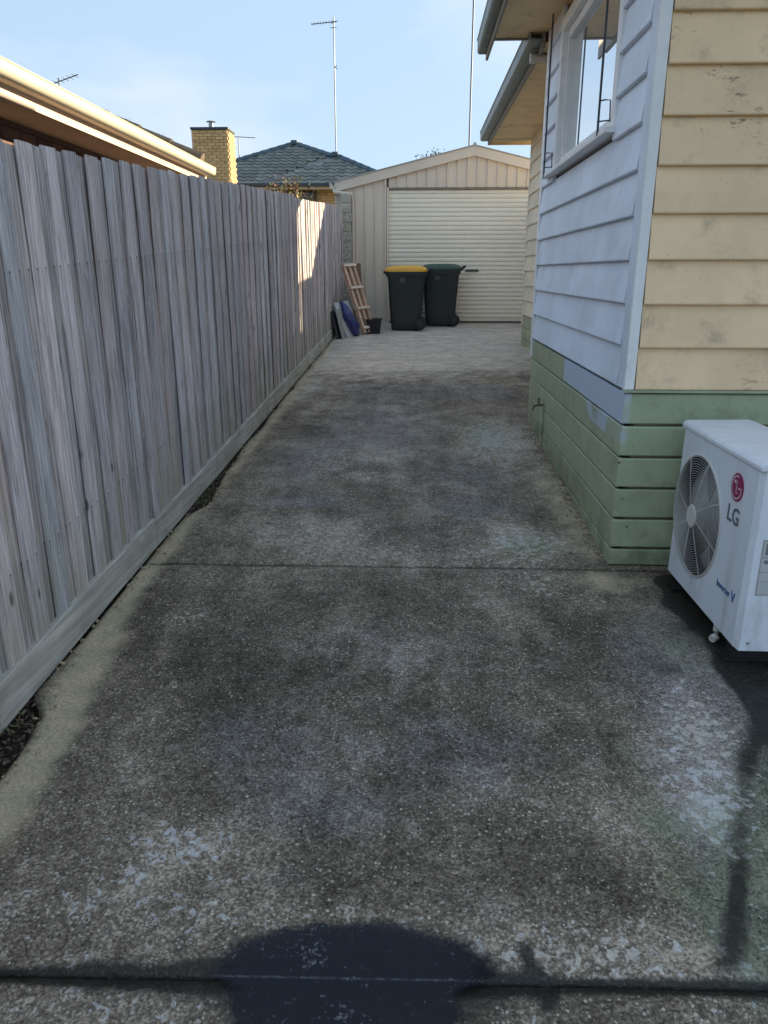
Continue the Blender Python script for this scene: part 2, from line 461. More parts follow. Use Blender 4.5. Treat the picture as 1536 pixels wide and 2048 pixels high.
# ------------------------------------------------------------------ mesh helpers
ORG = {}
class MB:
    def __init__(s): s.v = []; s.f = []; s.mi = []; s.cur = 0
    def add(s, vs, fs):
        o = len(s.v)
        s.v += [tuple(p) for p in vs]
        s.f += [tuple(i + o for i in f) for f in fs]
        s.mi += [s.cur] * len(fs)
        return s
    def box(s, a, b):
        (x0, y0, z0), (x1, y1, z1) = a, b
        return s.add([(x0,y0,z0),(x1,y0,z0),(x1,y1,z0),(x0,y1,z0),(x0,y0,z1),(x1,y0,z1),(x1,y1,z1),(x0,y1,z1)],
                     [(0,3,2,1),(4,5,6,7),(0,1,5,4),(1,2,6,5),(2,3,7,6),(3,0,4,7)])
    def hexa(s, v8):
        return s.add(v8, [(0,3,2,1),(4,5,6,7),(0,1,5,4),(1,2,6,5),(2,3,7,6),(3,0,4,7)])
    def beam(s, a, b, w, h, up=(0,0,1)):
        a, b, up = Vector(a), Vector(b), Vector(up)
        d = (b - a).normalized()
        sx = d.cross(up).normalized() * (w / 2)
        sz = sx.cross(d).normalized() * (h / 2)
        return s.hexa([a-sx-sz, a+sx-sz, b+sx-sz, b-sx-sz, a-sx+sz, a+sx+sz, b+sx+sz, b-sx+sz])
    def tube(s, pts, r, seg=8, caps=True):
        pts = [Vector(p) for p in pts]
        rings = []
        for i, p in enumerate(pts):
            d = (pts[min(i+1, len(pts)-1)] - pts[max(i-1, 0)]).normalized()
            up = Vector((0,0,1)) if abs(d.z) < .9 else Vector((1,0,0))
            sx = d.cross(up).normalized(); sy = sx.cross(d)
            rr = r[i] if isinstance(r, (list, tuple)) else r
            rings.append([p + (sx*math.cos(2*math.pi*k/seg) + sy*math.sin(2*math.pi*k/seg))*rr for k in range(seg)])
        vs = [q for rg in rings for q in rg]
        fs = [(i*seg+k, i*seg+(k+1)%seg, (i+1)*seg+(k+1)%seg, (i+1)*seg+k) for i in range(len(pts)-1) for k in range(seg)]
        if caps:
            fs += [tuple(reversed(range(seg))), tuple(range((len(pts)-1)*seg, len(pts)*seg))]
        return s.add(vs, fs)
    def ring(s, c, r, w, axis='x', seg=64, k=6):
        vs, fs = [], []
        for i in range(seg):
            a = 2*math.pi*i/seg
            for j in range(k):
                b = 2*math.pi*j/k
                rr = r + w*math.cos(b); o = w*math.sin(b)
                p = (o, rr*math.cos(a), rr*math.sin(a)) if axis == 'x' else ((rr*math.cos(a), o, rr*math.sin(a)) if axis == 'y' else (rr*math.cos(a), rr*math.sin(a), o))
                vs.append((c[0]+p[0], c[1]+p[1], c[2]+p[2]))
        fs = [(i*k+j, ((i+1)%seg)*k+j, ((i+1)%seg)*k+(j+1)%k, i*k+(j+1)%k) for i in range(seg) for j in range(k)]
        return s.add(vs, fs)
    def cyl(s, a, b, r, seg=24, r2=None):
        return s.tube([a, b], [r, r if r2 is None else r2], seg)
    def extrude(s, prof, A, B, n):
        """profile of (out, z) swept from A to B (xy points), n = outward xy normal"""
        k = len(prof)
        vs = [(P[0]+n[0]*o, P[1]+n[1]*o, z) for P in (A, B) for o, z in prof]
        fs = [(i, (i+1)%k, k+(i+1)%k, k+i) for i in range(k)] + [tuple(reversed(range(k))), tuple(range(k, 2*k))]
        return s.add(vs, fs)
    def prism(s, poly, d):
        d = Vector(d); k = len(poly)
        vs = [Vector(p) for p in poly] + [Vector(p)+d for p in poly]
        fs = [(i, (i+1)%k, k+(i+1)%k, k+i) for i in range(k)] + [tuple(reversed(range(k))), tuple(range(k, 2*k))]
        return s.add(vs, fs)
    def mesh(s, name, mats, smooth=False, origin=(0,0,0)):
        me = bpy.data.meshes.new(name)
        o = Vector(origin)
        me.from_pydata([(p[0]-o.x, p[1]-o.y, p[2]-o.z) for p in s.v], [], s.f)
        mats = mats if isinstance(mats, (list, tuple)) else [mats]
        for m in mats: me.materials.append(m)
        if len(mats) > 1: me.polygons.foreach_set('material_index', s.mi)
        me.update()
        import bmesh
        bm = bmesh.new(); bm.from_mesh(me); bmesh.ops.recalc_face_normals(bm, faces=bm.faces); bm.to_mesh(me); bm.free()
        if smooth:
            me.polygons.foreach_set('use_smooth', [True]*len(me.polygons))
            if smooth != 'all':
                me.set_sharp_from_angle(angle=R(35))
        return me
    def build(s, name, mats, parent=None, smooth=False, bevel=0, origin=None, bseg=2):
        if parent is not None: origin = ORG[parent]
        elif origin is None:
            xs = [p[0] for p in s.v]; ys = [p[1] for p in s.v]; zs = [p[2] for p in s.v]
            origin = Vector(((min(xs)+max(xs))/2, (min(ys)+max(ys))/2, min(zs)))
        me = s.mesh(name, mats, smooth, origin)
        o = bpy.data.objects.new(name, me)
        COL.objects.link(o)
        if parent is not None: o.parent = parent
        else: o.location = origin
        ORG[o] = Vector(origin)
        if bevel:
            b = o.modifiers.new('bevel', 'BEVEL'); b.width = bevel; b.segments = bseg; b.limit_method = 'ANGLE'; b.angle_limit = R(40)
            b.harden_normals = False
        return o

def empty(name, loc, label, cat, group=None):
    o = bpy.data.objects.new(name, None)
    o.empty_display_size = .2
    COL.objects.link(o)
    o.location = loc
    ORG[o] = Vector(loc)
    return tag(o, label, cat, group)
def tag(o, label, cat, group=None):
    o['label'] = label; o['category'] = cat
    if group: o['group'] = group
    return o
def struct(o, kind='structure'):
    o['kind'] = kind
    return o
def inst(name, me, parent, loc, rot=None, scale=None):
    o = bpy.data.objects.new(name, me)
    COL.objects.link(o)
    o.parent = parent
    o.location = Vector(loc) - ORG[parent]
    if rot is not None: o.rotation_euler = rot
    if scale is not None: o.scale = scale
    ORG[o] = Vector(loc)
    return o
def gz(y): return .06 * y
def smooth01(t): t = max(0, min(1, t)); return t*t*(3-2*t)
def nz(x, y, s=1.0, k=0): return mnoise.noise(Vector((x*s, y*s, 7.3*k)))

# ------------------------------------------------------------------ the ground and the driveway
g = MB()
xs = [-300, -60, -20, -8, -1.3, 4, 8, 20, 60, 300]; ys = [-300, -40, -6, 0, 6, 14, 22, 30, 60, 300]
def far_z(y): return .06*max(-6, min(30, y)) - .16
g.add([(x, y, far_z(y)) for y in ys for x in xs], [(j*10+i, j*10+i+1, (j+1)*10+i+1, (j+1)*10+i) for j in range(9) for i in range(9)])
struct(g.build('ground', M['far_ground'], origin=(0, 0, 0)))

FX0, FXK = -1.545, .018                     # fence line  x = FX0 + FXK*y
def fence_x(y): return FX0 + FXK*y
def left_edge(y):
    """outer edge of the slab: up against the plinth, broken away in two places"""
    x = fence_x(y) + .028
    x += .105*smooth01((2.52-y)/.16)*(1-.6*smooth01((1.95-y)/.25)) + .02*nz(y, 0, 6, 1)*smooth01((2.7-y)/.2)
    b = math.exp(-((y-4.66)/.17)**2)*.085 + math.exp(-((y-4.95)/.22)**2)*.05
    x += b + max(0, nz(y, 3, 2.2, 2))*.045 + .006*nz(y, 9, 14, 3)
    return x
def blob(x, y, cx, cy, rx, ry, rot=0):
    dx, dy = x-cx, y-cy
    c, s_ = math.cos(rot), math.sin(rot)
    u, v = (dx*c+dy*s_)/rx, (-dx*s_+dy*c)/ry
    return math.exp(-(u*u+v*v))
TAN = [(1.5, -1.30), (1.89, -1.275), (2.23, -1.285), (2.8, -1.36), (3.38, -1.415), (3.8, -1.415), (4.67, -1.40), (6, -1.37), (7.65, -1.34), (9.2, -1.33), (12, -1.28)]
def tan_x(y):
    if y <= TAN[0][0]: return TAN[0][1]
    for (a, xa), (b, xb) in zip(TAN, TAN[1:]):
        if y <= b: return xa + (xb-xa)*(y-a)/(b-a)
    return TAN[-1][1]
def stains(x, y):
    w = .105 if y < 3 else .085
    tan = math.exp(-((x-tan_x(y))/w)**2)*(1.15 - .35*smooth01((y-5)/3)) * smooth01((y-1.3)/.6)
    tan += .55*blob(x, y, 1.0, 3.55, .35, .12) + .8*blob(x, y, .98, 4.6, .13, 1.1) + .3*blob(x, y, -1.25, 7.2, .12, 1.5)
    lich = .36
    for cx, cy, rx, ry, k in [(-.80, 1.62, .30, .16, .45), (-.66, 1.80, .12, .08, .55), (-.2, 1.55, .28, .05, .5), (.36, 1.46, .28, .09, .55), (1.05, 2.35, .15, .36, .72),
                              (.93, 1.98, .10, .2, .7), (.72, 1.5, .3, .12, .35), (.66, 3.5, .22, .14, .5), (.86, 3.3, .10, .12, .5), (-1.05, 3.1, .12, .12, .55), (.62, 6.3, .3, .8, .75), (.64, 4.0, .25, .3, .7),
                              (-.6, 5.6, .4, .4, .3), (-.3, 5.2, .3, .15, .35), (0, 3.9, .5, .15, .3), (.5, 1.1, .7, .2, .4), (-.8, 1.15, .5, .2, .45), (.3, 2.0, .25, .1, .25), (-.6, 4.2, .5, .2, .3)]:
        lich += k*blob(x, y, cx, cy, rx, ry)
    dark = .30*blob(x, y, -.2, 2.3, .9, .5)
    for cx, cy, rx, ry, k in [(-.3, 1.93, .35, .12, .6), (-.55, 2.25, .25, .18, .5), (.2, 2.2, .35, .2, .45), (-.1, 2.9, .9, .3, .4), (-.3, 6.6, .75, 1.5, .75), (0, 8.2, 1.0, .5, .6), (-.72, 4.65, .28, .13, .9),
                              (.4, 4.55, .35, .22, .8), (.45, 5.2, .3, .4, .6), (-.9, 5.5, .3, .7, .5), (.6, 8.1, .5, .3, .7), (1.15, 2.9, .22, .35, .7), (1.15, 2.3, .3, .7, 1.0), (1.05, 1.6, .25, .3, .6), (.9, 7.7, .25, .6, .4), (.9, 1.7, .12, .4, .6), (-.35, 1.66, .12, .06, .5), (.25, 1.58, .12, .06, .4)]:
        dark += k*blob(x, y, cx, cy, rx, ry)
    green = .0
    for cx, cy, rx, ry, k in [(.60, 6.45, .32, .8, .8), (.65, 4.0, .25, .25, .85), (.68, 3.5, .25, .15, .6), (.9, 3.2, .15, .25, .5), (1.18, 3.0, .15, .35, .75), (.85, 1.6, .2, .25, .6), (1.2, 2.0, .2, .4, .9), (.75, 2.0, .10, .4, .6), (1.0, 1.7, .15, .3, .7), (1.0, 1.2, .4, .2, .5),
                              (.05, 3.9, .22, .07, .6), (.0, 4.5, .25, .15, .35), (.63, 2.33, .15, .08, .4), (-.7, 7.1, .2, .2, .4)]:
        green += k*blob(x, y, cx, cy, rx, ry)
    wet = (.75+.3*nz(y, 0, 5, 14))*math.exp(-((x-(1.30-(2.5-y)*.5)-.05*nz(y, 0, 4, 12))/(.05+.02*nz(y, 0, 7, 13)))**2)*smooth01((y-1.35)/.1)*smooth01((2.75-y)/.3)
    wet += 1.3*smooth01((x-(1.24+.10*nz(y, 0, 5, 5)))/.10)*smooth01((y-2.2)/.3)*smooth01((3.75-y)/.2)
    wet += 1.5*blob(x, y, -.12, 1.36, .33, .155)
    wet += .8*blob(x, y, 1.42, 2.4, .16, .7) + .55*blob(x, y, 1.02, 2.78, .12, .16) + .5*blob(x, y, 1.25, 3.25, .14, .35)
    jy = 1.372 + .018*x
    wj = .016 + .03*math.exp(-((x+.65)/.25)**2) + .012*nz(x, 0, 6, 4)
    wet += 1.1*math.exp(-((y-jy)/wj)**2)
    wet += .9*math.exp(-((x-.312-.02*math.sin(y*20))/.020)**2)*smooth01((1.52-y)/.06)*smooth01((y-1.29)/.05)
    smooth = .8*smooth01((y-(7.3+.5*nz(x, y*.4, 1.6, 6)+.5*smooth01((x-.2)/.8)))/2.9) + .3*smooth01((y-8.8)/1.0)
    smooth = max(smooth, .55*smooth01((y-6.8)/1.5)*smooth01((-.85-x)/.3))
    return tan, lich, dark, green, wet, smooth

def slab(name, y0f, y1f, x1, step, parent):
    """one concrete slab: top sheet with slightly rounded arrises, sides 9 cm deep"""
    ymid = (y0f(0)+y1f(0))/2
    ny = max(4, int((y1f(0)-y0f(0))/step)); nx = max(4, int((x1+1.5)/step))
    b = MB(); vs = []; A = []; Bc = []
    for j in range(ny+1):
        for i in range(nx+1):
            ty, tx = j/ny, i/nx
            yb = y0f(0)+(y1f(0)-y0f(0))*ty
            xl = left_edge(yb)
            x = xl + (x1-xl)*tx
            y = y0f(x)+(y1f(x)-y0f(x))*ty
            z = gz(y) + .004*nz(x, y, 1.7, 8) + .0015*nz(x, y, 9, 9)
            dl = x-xl
            z += .006*smooth01(1-dl/.12) - .008*math.exp(-((x-tan_x(y))/.09)**2)
            if j in (0, ny): z -= .006
            if i == 0: z -= .014
            vs.append((x, y, z))
            t, l, d, gr, w, s_ = stains(x, y)
            A.append((t, l, d, 1)); Bc.append((gr, w, s_, 1))
    W = nx+1
    fs = [(j*W+i, j*W+i+1, (j+1)*W+i+1, (j+1)*W+i) for j in range(ny) for i in range(nx)]
    n0 = len(vs)
    rim = [i for i in range(W)] + [j*W+nx for j in range(1, ny+1)] + [ny*W+i for i in range(nx-1, -1, -1)] + [j*W for j in range(ny-1, 0, -1)]
    for r_ in rim:
        x, y, z = vs[r_]
        vs.append((x, y, z-.09)); A.append(A[r_]); Bc.append(Bc[r_])
    k = len(rim)
    fs += [(rim[i], n0+i, n0+(i+1)%k, rim[(i+1)%k]) for i in range(k)]
    b.add(vs, fs)
    o = b.build('slab', M['concrete'], parent, smooth='all')
    for nm, dat in (('stain_a', A), ('stain_b', Bc)):
        ca = o.data.attributes.new(nm, 'FLOAT_COLOR', 'POINT')
        ca.data.foreach_set('color', np.array(dat, dtype=np.float32).ravel())
    return o
# driveway: a structure that carries its slabs
drv = bpy.data.objects.new('driveway', None); COL.objects.link(drv); ORG[drv] = Vector((0, 0, 0)); struct(drv)
J1 = lambda x: 1.372 + .018*x
slab('slab', lambda x: -1.6, lambda x: J1(x)-.006, 3.4, .04, drv)
slab('slab', lambda x: J1(x)+.006, lambda x: 3.696, 3.4, .025, drv)
slab('slab', lambda x: 3.713, lambda x: 9.25, 1.75, .04, drv)
slab('slab', lambda x: 9.258, lambda x: 14.6, 4.2, .06, drv)

# soil strip under the fence edge and in the joints
b = MB()
NN = 80
vs = []
for j in range(NN+1):
    y = -1.7 + 16.5*j/NN
    for i, dx in enumerate((-.5, -.12, -.03, .06, .16, .26, .34)):
        x = fence_x(y)+dx
        vs.append((x, y, gz(y) - .055 + .022*nz(x, y, 5, 1) - (.03 if dx > .3 else 0)))
b.add(vs, [(j*7+i, j*7+i+1, (j+1)*7+i+1, (j+1)*7+i) for j in range(NN) for i in range(6)])
struct(b.build('soil', M['soil'], origin=(0, 0, 0), smooth='all'))
b = MB()
b.box((-1.2, 1.25, gz(1.3)-.09), (3.4, 1.5, gz(1.3)-.035))
b.box((-1.3, 3.66, gz(3.7)-.09), (3.4, 3.75, gz(3.7)-.03))
b.box((-1.2, 9.2, gz(9.2)-.09), (1.75, 9.3, gz(9.2)-.03))
struct(b.build('joint_soil', M['soil'], origin=(0, 0, 0)))

# puddle over the near joint
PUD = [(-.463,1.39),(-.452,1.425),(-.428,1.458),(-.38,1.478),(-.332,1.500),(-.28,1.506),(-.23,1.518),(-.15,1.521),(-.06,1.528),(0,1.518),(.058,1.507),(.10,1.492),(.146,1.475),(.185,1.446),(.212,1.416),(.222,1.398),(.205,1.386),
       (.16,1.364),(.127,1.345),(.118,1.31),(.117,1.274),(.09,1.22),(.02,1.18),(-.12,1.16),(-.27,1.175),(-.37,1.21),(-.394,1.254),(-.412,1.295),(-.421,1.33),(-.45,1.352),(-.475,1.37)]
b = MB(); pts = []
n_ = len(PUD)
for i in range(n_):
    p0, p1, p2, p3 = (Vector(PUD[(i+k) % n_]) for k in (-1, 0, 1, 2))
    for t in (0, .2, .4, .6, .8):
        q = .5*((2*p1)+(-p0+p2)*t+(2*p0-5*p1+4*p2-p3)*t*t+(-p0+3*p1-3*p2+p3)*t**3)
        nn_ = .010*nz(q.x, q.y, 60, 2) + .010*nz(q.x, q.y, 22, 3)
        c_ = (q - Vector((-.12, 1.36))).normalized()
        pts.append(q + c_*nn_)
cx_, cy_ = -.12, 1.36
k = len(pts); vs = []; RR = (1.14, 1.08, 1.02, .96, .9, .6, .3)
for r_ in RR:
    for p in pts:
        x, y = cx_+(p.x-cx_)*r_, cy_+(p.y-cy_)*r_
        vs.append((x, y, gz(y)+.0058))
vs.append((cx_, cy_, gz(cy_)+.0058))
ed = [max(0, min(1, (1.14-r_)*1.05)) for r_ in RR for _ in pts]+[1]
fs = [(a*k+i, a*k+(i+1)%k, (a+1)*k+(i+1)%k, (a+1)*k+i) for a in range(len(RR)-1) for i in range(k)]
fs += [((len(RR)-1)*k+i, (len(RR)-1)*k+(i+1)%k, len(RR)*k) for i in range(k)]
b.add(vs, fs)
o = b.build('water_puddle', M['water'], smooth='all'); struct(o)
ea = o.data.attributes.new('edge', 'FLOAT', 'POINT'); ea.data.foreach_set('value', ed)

# unseen pale sheet behind the fence, added to bounce light onto the soffit
b = MB(); b.add([(x, y, gz(y)-.02) for y in (-4, 16) for x in (-2.85, -1.75)], [(0, 1, 3, 2)])
struct(b.build('bounce_sheet', M['bounce_sheet'], origin=(0, 0, 0)))
# ------------------------------------------------------------------ paling fence
fen = empty('paling_fence', (fence_x(7), 7, gz(7)), 'tall weathered grey timber paling fence along the left of the driveway', 'fence')
def paling_mesh(name, w, t, h, m, seed):
    rnd = random.Random(seed)
    b = MB()
    vs = []; nzs = 9
    for k in range(nzs):
        z = h*k/(nzs-1)
        bow = .004*math.sin(z*1.7+seed) ; tw = .003*math.sin(z*2.3+seed*2)
        ww = w/2 + .002*rnd.uniform(-1, 1)
        if k == nzs-1:
            zl, zr = z+rnd.uniform(-.005, .002), z+rnd.uniform(-.005, .002)
        else: zl = zr = z
        vs += [(-t/2+bow, -ww, zl), (t/2+bow-.002, -ww, zl), (t/2+bow+tw, -ww+.004, zl), (t/2+bow+tw+.001, 0, (zl+zr)/2), (t/2+bow-tw, ww-.004, zr), (t/2+bow-.002, ww, zr), (-t/2+bow, ww, zr)]
    fs = [(k*7+i, k*7+(i+1)%7, (k+1)*7+(i+1)%7, (k+1)*7+i) for k in range(nzs-1) for i in range(7)]
    fs += [tuple(reversed(range(7))), tuple(range((nzs-1)*7, nzs*7))]
    b.add(vs, fs)
    return b.mesh(name, m)
over = [paling_mesh('paling', .112, .012, 1.86, M['paling'], s) for s in range(6)]
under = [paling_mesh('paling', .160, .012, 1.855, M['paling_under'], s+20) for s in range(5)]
y = .9; i = 0
ang = -math.atan(FXK)
rf = random.Random(3)
while y < 15.35:
    yy = y + rf.uniform(-.006, .006)
    zb = gz(yy)+.125
    hs = 1.010 + rf.uniform(-.002, .002)
    if yy > 9.0: hs -= .016
    inst('paling', over[i % 6] if rf.random() < .6 else rf.choice(over), fen, (fence_x(yy)+rf.uniform(-.002, .004), yy, zb), (rf.uniform(-.002, .002), rf.uniform(-.003, .003), ang+rf.uniform(-.012, .012)), (1, rf.uniform(.90, 1.0), hs))
    yu = y + .0975 + rf.uniform(-.008, .008)
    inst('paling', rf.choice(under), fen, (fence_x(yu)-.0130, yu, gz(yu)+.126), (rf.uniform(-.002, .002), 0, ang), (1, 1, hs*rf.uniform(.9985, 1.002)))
    y += .195; i += 1
# plinth boards
yb = [-1.5, .55, 1.2, 3.93, 6.6, 9.3, 12.0, 14.7]
for k in range(len(yb)-1):
    y0, y1 = yb[k]+.003, yb[k+1]-.003
    b = MB()
    seg = 10; vs = []
    hgt = .17 if y0 < 3.9 else .15
    for j in range(seg+1):
        y = y0+(y1-y0)*j/seg
        x = fence_x(y)
        d = .003*math.sin(y*1.3)
        zt = gz(y)+hgt-.005 + .004*nz(y, 2, 1.3, 1); zb = gz(y)-.004 + .006*nz(y, 0, 2, 1)
        vs += [(x-.01, y, zb), (x+.024+d, y, zb), (x+.024+d, y, zt-.004), (x+.02+d, y, zt), (x-.01, y, zt)]
    fs = [(j*5+i_, j*5+(i_+1)%5, (j+1)*5+(i_+1)%5, (j+1)*5+i_) for j in range(seg) for i_ in range(5)] + [tuple(reversed(range(5))), tuple(range(seg*5, seg*5+5))]
    b.add(vs, fs)
    b.build('plinth_board', M['plinth'], fen)
# posts and rails on the neighbour's side
for k in range(7):
    y = 1.2+2.25*k
    MB().box((fence_x(y)-.13, y-.05, gz(y)-.1), (fence_x(y)-.031, y+.05, gz(y)+1.8)).build('post', M['paling_under'], fen)
for zz in (.5, 1.55):
    for k in range(6):
        y0, y1 = 1.2+2.25*k, 3.45+2.25*k
        MB().beam((fence_x(y0)-.055, y0+.06, gz(y0)+zz), (fence_x(y1)-.055, y1-.06, gz(y1)+zz), .045, .075).build('rail', M['paling_under'], fen)

# leaf litter in the broken edge
b = MB()
rl = random.Random(11)
def leaf(b, p, L, W, yaw, pitch, roll):
    m = Matrix.Rotation(yaw, 3, 'Z') @ Matrix.Rotation(pitch, 3, 'Y') @ Matrix.Rotation(roll, 3, 'X')
    b.add([Vector(p)+m@Vector(q) for q in ((-L/2, 0, 0), (0, -W/2, .15*W), (L/2, 0, .05*L), (0, W/2, .15*W))], [(0, 1, 2, 3)])
for _ in range(900):
    if rl.random() < .6: y = rl.uniform(1.2, 2.68)
    else: y = rl.gauss(4.8, .4)
    x = rl.uniform(fence_x(y)+.02, left_edge(y)+.005)
    if rl.random() < .06: x += rl.uniform(0, .03)
    leaf(b, (x, y, gz(y)-.035+rl.uniform(0, .022)), rl.uniform(.012, .035), rl.uniform(.006, .014), rl.uniform(0, 6.3), rl.uniform(-.6, .6), rl.uniform(-.7, .7))
for _ in range(260):
    y = rl.uniform(5.4, 11.5); x = rl.uniform(fence_x(y)+.02, left_edge(y)+.012)
    leaf(b, (x, y, gz(y)+rl.uniform(-.03, .012)), rl.uniform(.012, .03), rl.uniform(.006, .012), rl.uniform(0, 6.3), rl.uniform(-.6, .6), rl.uniform(-.7, .7))
o = b.build('leaf_litter', M['leaf_litter'])
o['label'] = 'brown dead leaves lying in the gap at the foot of the fence'; o['category'] = 'leaves'; struct(o, 'stuff')
b = MB()
for cx, cy, n2, sp in [(-1.47, 2.30, 16, .05), (-1.43, 2.1, 12, .05), (-1.40, 4.66, 46, .05), (-1.42, 4.9, 40, .06), (-1.42, 5.15, 20, .05), (-1.415, 6.0, 14, .06), (-1.39, 7.3, 14, .1)]:
    for _ in range(n2):
        x, y = cx+rl.gauss(0, sp*.5), cy+rl.gauss(0, sp)
        leaf(b, (x, y, gz(y)-.015+rl.uniform(0, .025)), rl.uniform(.015, .04), rl.uniform(.005, .012), rl.uniform(0, 6.3), rl.uniform(-1.2, .4), rl.uniform(-.5, .5))
o = b.build('weeds', M['weed'])
o['label'] = 'small green weeds growing in the gap beside the fence plinth'; o['category'] = 'weeds'; struct(o, 'stuff')

HX_ = 1.067
# loose leaves, twigs and grit scattered over the slabs
b = MB()
for _ in range(150):
    y = rl.uniform(1.0, 9.5); x = rl.uniform(-1.3, 1.0)
    if rl.random() < .45: x = fence_x(y)+.05+abs(rl.gauss(0, .12))
    L0 = rl.uniform(.008, .028)
    leaf(b, (x, y, gz(y)+.009), L0, L0*rl.uniform(.2, .5), rl.uniform(0, 6.3), rl.uniform(-.15, .15), rl.uniform(-.3, .3))
for _ in range(14):
    y = rl.uniform(1.4, 7); x = rl.uniform(-1.25, 1.0); a = rl.uniform(0, 6.3); L0 = rl.uniform(.03, .07)
    b.tube([(x, y, gz(y)+.008), (x+L0*math.cos(a), y+L0*math.sin(a), gz(y)+.010)], .0014, 5)
for _ in range(420):
    if rl.random() < .55: y = rl.uniform(3.8, 6.85); x = HX_-.022-abs(rl.gauss(0, .03))
    else: y = rl.uniform(1.9, 12); x = left_edge(y)+.01+abs(rl.gauss(0, .03))
    r0 = rl.uniform(.0025, .007); z0 = gz(y)+.006
    b.hexa([(x+sx*r0*rl.uniform(.6, 1.2), y+sy*r0*rl.uniform(.6, 1.2), z0+(r0*rl.uniform(.7, 1.3) if k_ else -.003)) for k_ in (0, 1) for sx, sy in ((-1, -1), (1, -1), (1, 1), (-1, 1))])
o = b.build('leaf_debris', M['debris'])
o['label'] = 'scattered dry leaf bits, twigs and grit on the driveway concrete'; o['category'] = 'leaves'; struct(o, 'stuff')

# ------------------------------------------------------------------ weatherboard house
HX, HY0, HY1 = 1.067, 3.772, 6.87           # near wing: side wall plane, front wall plane, far end
RX, RY1 = 1.607, 11.50                       # set-back rear wing
ZB, BH = 1.165, .2028                        # top of the base boards, board cover
hs_ = empty('weatherboard_house', (3.5, 7.5, gz(7.5)), 'cream and pale blue weatherboard house with green base boards on the right', 'house')
def wb_prof(z0, h, t=.036):
    return [(0, z0+.001), (t-.006, z0), (t-.001, z0+.003), (t, z0+.009), (t-.003, z0+.03), (.009, z0+h+.012), (0, z0+h+.012)]
def boards(A, B, n, z0, count, mat, name='weatherboard', h=BH, split=None):
    for k in range(count):
        z = z0+k*h
        segs = [(0., 1.)]
        if split:
            s0, s1, zs0, zs1 = split
            if z+h*.6 > zs0 and z < zs1: segs = [(0., s0), (s1, 1.)]
        for a, c in segs:
            pa = (A[0]+(B[0]-A[0])*a, A[1]+(B[1]-A[1])*a); pc = (A[0]+(B[0]-A[0])*c, A[1]+(B[1]-A[1])*c)
            MB().extrude(wb_prof(z, h), pa, pc, n).build(name, mat, hs_)
# solid core behind the boards
core = MB()
core.box((HX+.06, HY0+.05, .0), (9.5, HY1, 3.6))
core.box((RX, HY1-.5, .2), (9.49, RY1, 3.55))
core.build('wall_core', M['cream_grey'], hs_)
NB = 12
boards((HX+.024, HY0), (9.4, HY0), (0, -1), ZB, NB, M['cream'])
L_ = HY1-HY0-.20
WY0, WY1, WZ0, WZ1 = 4.42, 6.26, 2.45, 3.45
ya, yb_ = HY0+.11, HY1-.07
boards((HX, ya), (HX, yb_), (-1, 0), ZB, NB, M['blue_white'], split=((WY0-.0-ya)/(yb_-ya), (WY1-ya)/(yb_-ya), WZ0, WZ1))
boards((RX, HY1), (RX, RY1-.06), (-1, 0), ZB-.04, NB, M['cream_grey'])
# far return of the near wing and the rear end wall
boards((HX+.03, HY1), (RX, HY1), (0, 1), ZB, NB, M['cream_grey'])
boards((RX+.05, RY1), (9.4, RY1), (0, 1), ZB, NB, M['cream_grey'])
# green base boards (plain, square edged, open joint)
GB = .165
def base_boards(A, B, n, zt, count, zend):
    for k in range(count):
        z1 = zt-k*GB-.007; z0 = max(zend, zt-(k+1)*GB+.008)
        if z1-z0 < .03: continue
        MB().extrude([(0, z0), (.017, z0), (.021, z0+.004), (.021, z1-.006), (.016, z1), (0, z1)], A, B, n).build('base_board', M['green'], hs_)
base_boards((HX-.021, HY0), (9.4, HY0), (0, -1), ZB-.015, 6, gz(HY0)+.006)
# on the side the ground rises, so the lowest boards are cut on the slope
for k in range(6):
    z1 = ZB-.015-k*GB-.006; z0 = ZB-.015-(k+1)*GB+.007
    y0, y1 = HY0, HY1
    g0, g1 = gz(y0)+.004, gz(y1)+.004
    b = MB()
    ym = y1
    if z1 < g1+.02: ym = min(y1, (z1-.02)/.06)
    if ym <= y0+.05: continue
    seg = 8
    vs = []
    for j in range(seg+1):
        y = y0+(ym-y0)*j/seg
        zz0 = max(z0, gz(y)+.004); zz1 = max(z1, zz0+.004)
        vs += [(HX, y, zz0), (HX-.021, y, zz0), (HX-.021, y, zz1-.004), (HX-.017, y, zz1), (HX, y, zz1)]
    b.add(vs, [(j*5+i_, j*5+(i_+1)%5, (j+1)*5+(i_+1)%5, (j+1)*5+i_) for j in range(seg) for i_ in range(5)] + [tuple(reversed(range(5))), tuple(range(seg*5, seg*5+5))])
    b.build('base_board', M['green'], hs_)
base_boards((RX, HY1), (RX, RY1), (-1, 0), ZB-.05, 3, gz(RY1)+.01)
# thin ledge between the two claddings, corner boards
MB().box((HX-.034, HY0-.036, ZB-.014), (9.4, HY0, ZB-.001)).build('ledge', M['green'], hs_)
cb = MB(); cb.box((HX-.030, HY0-.002, ZB), (HX+.02, HY0+.102, 3.548)); cb.build('corner_board', M['blue_white'], hs_, bevel=.003)
cb = MB(); cb.box((HX-.030, HY0-.030, ZB), (HX+.018, HY0-.004, 3.546)); cb.build('corner_board', M['trim_white'], hs_, bevel=.003)
cb = MB(); cb.box((HX-.030, HY1-.06, ZB-.16), (HX+.03, HY1+.03, 3.548)); cb.build('corner_board', M['trim_white'], hs_, bevel=.003)
cb = MB(); cb.box((RX-.030, RY1-.055, ZB-.2), (RX+.05, RY1+.03, 3.46)); cb.build('corner_board', M['cream_grey'], hs_, bevel=.003)
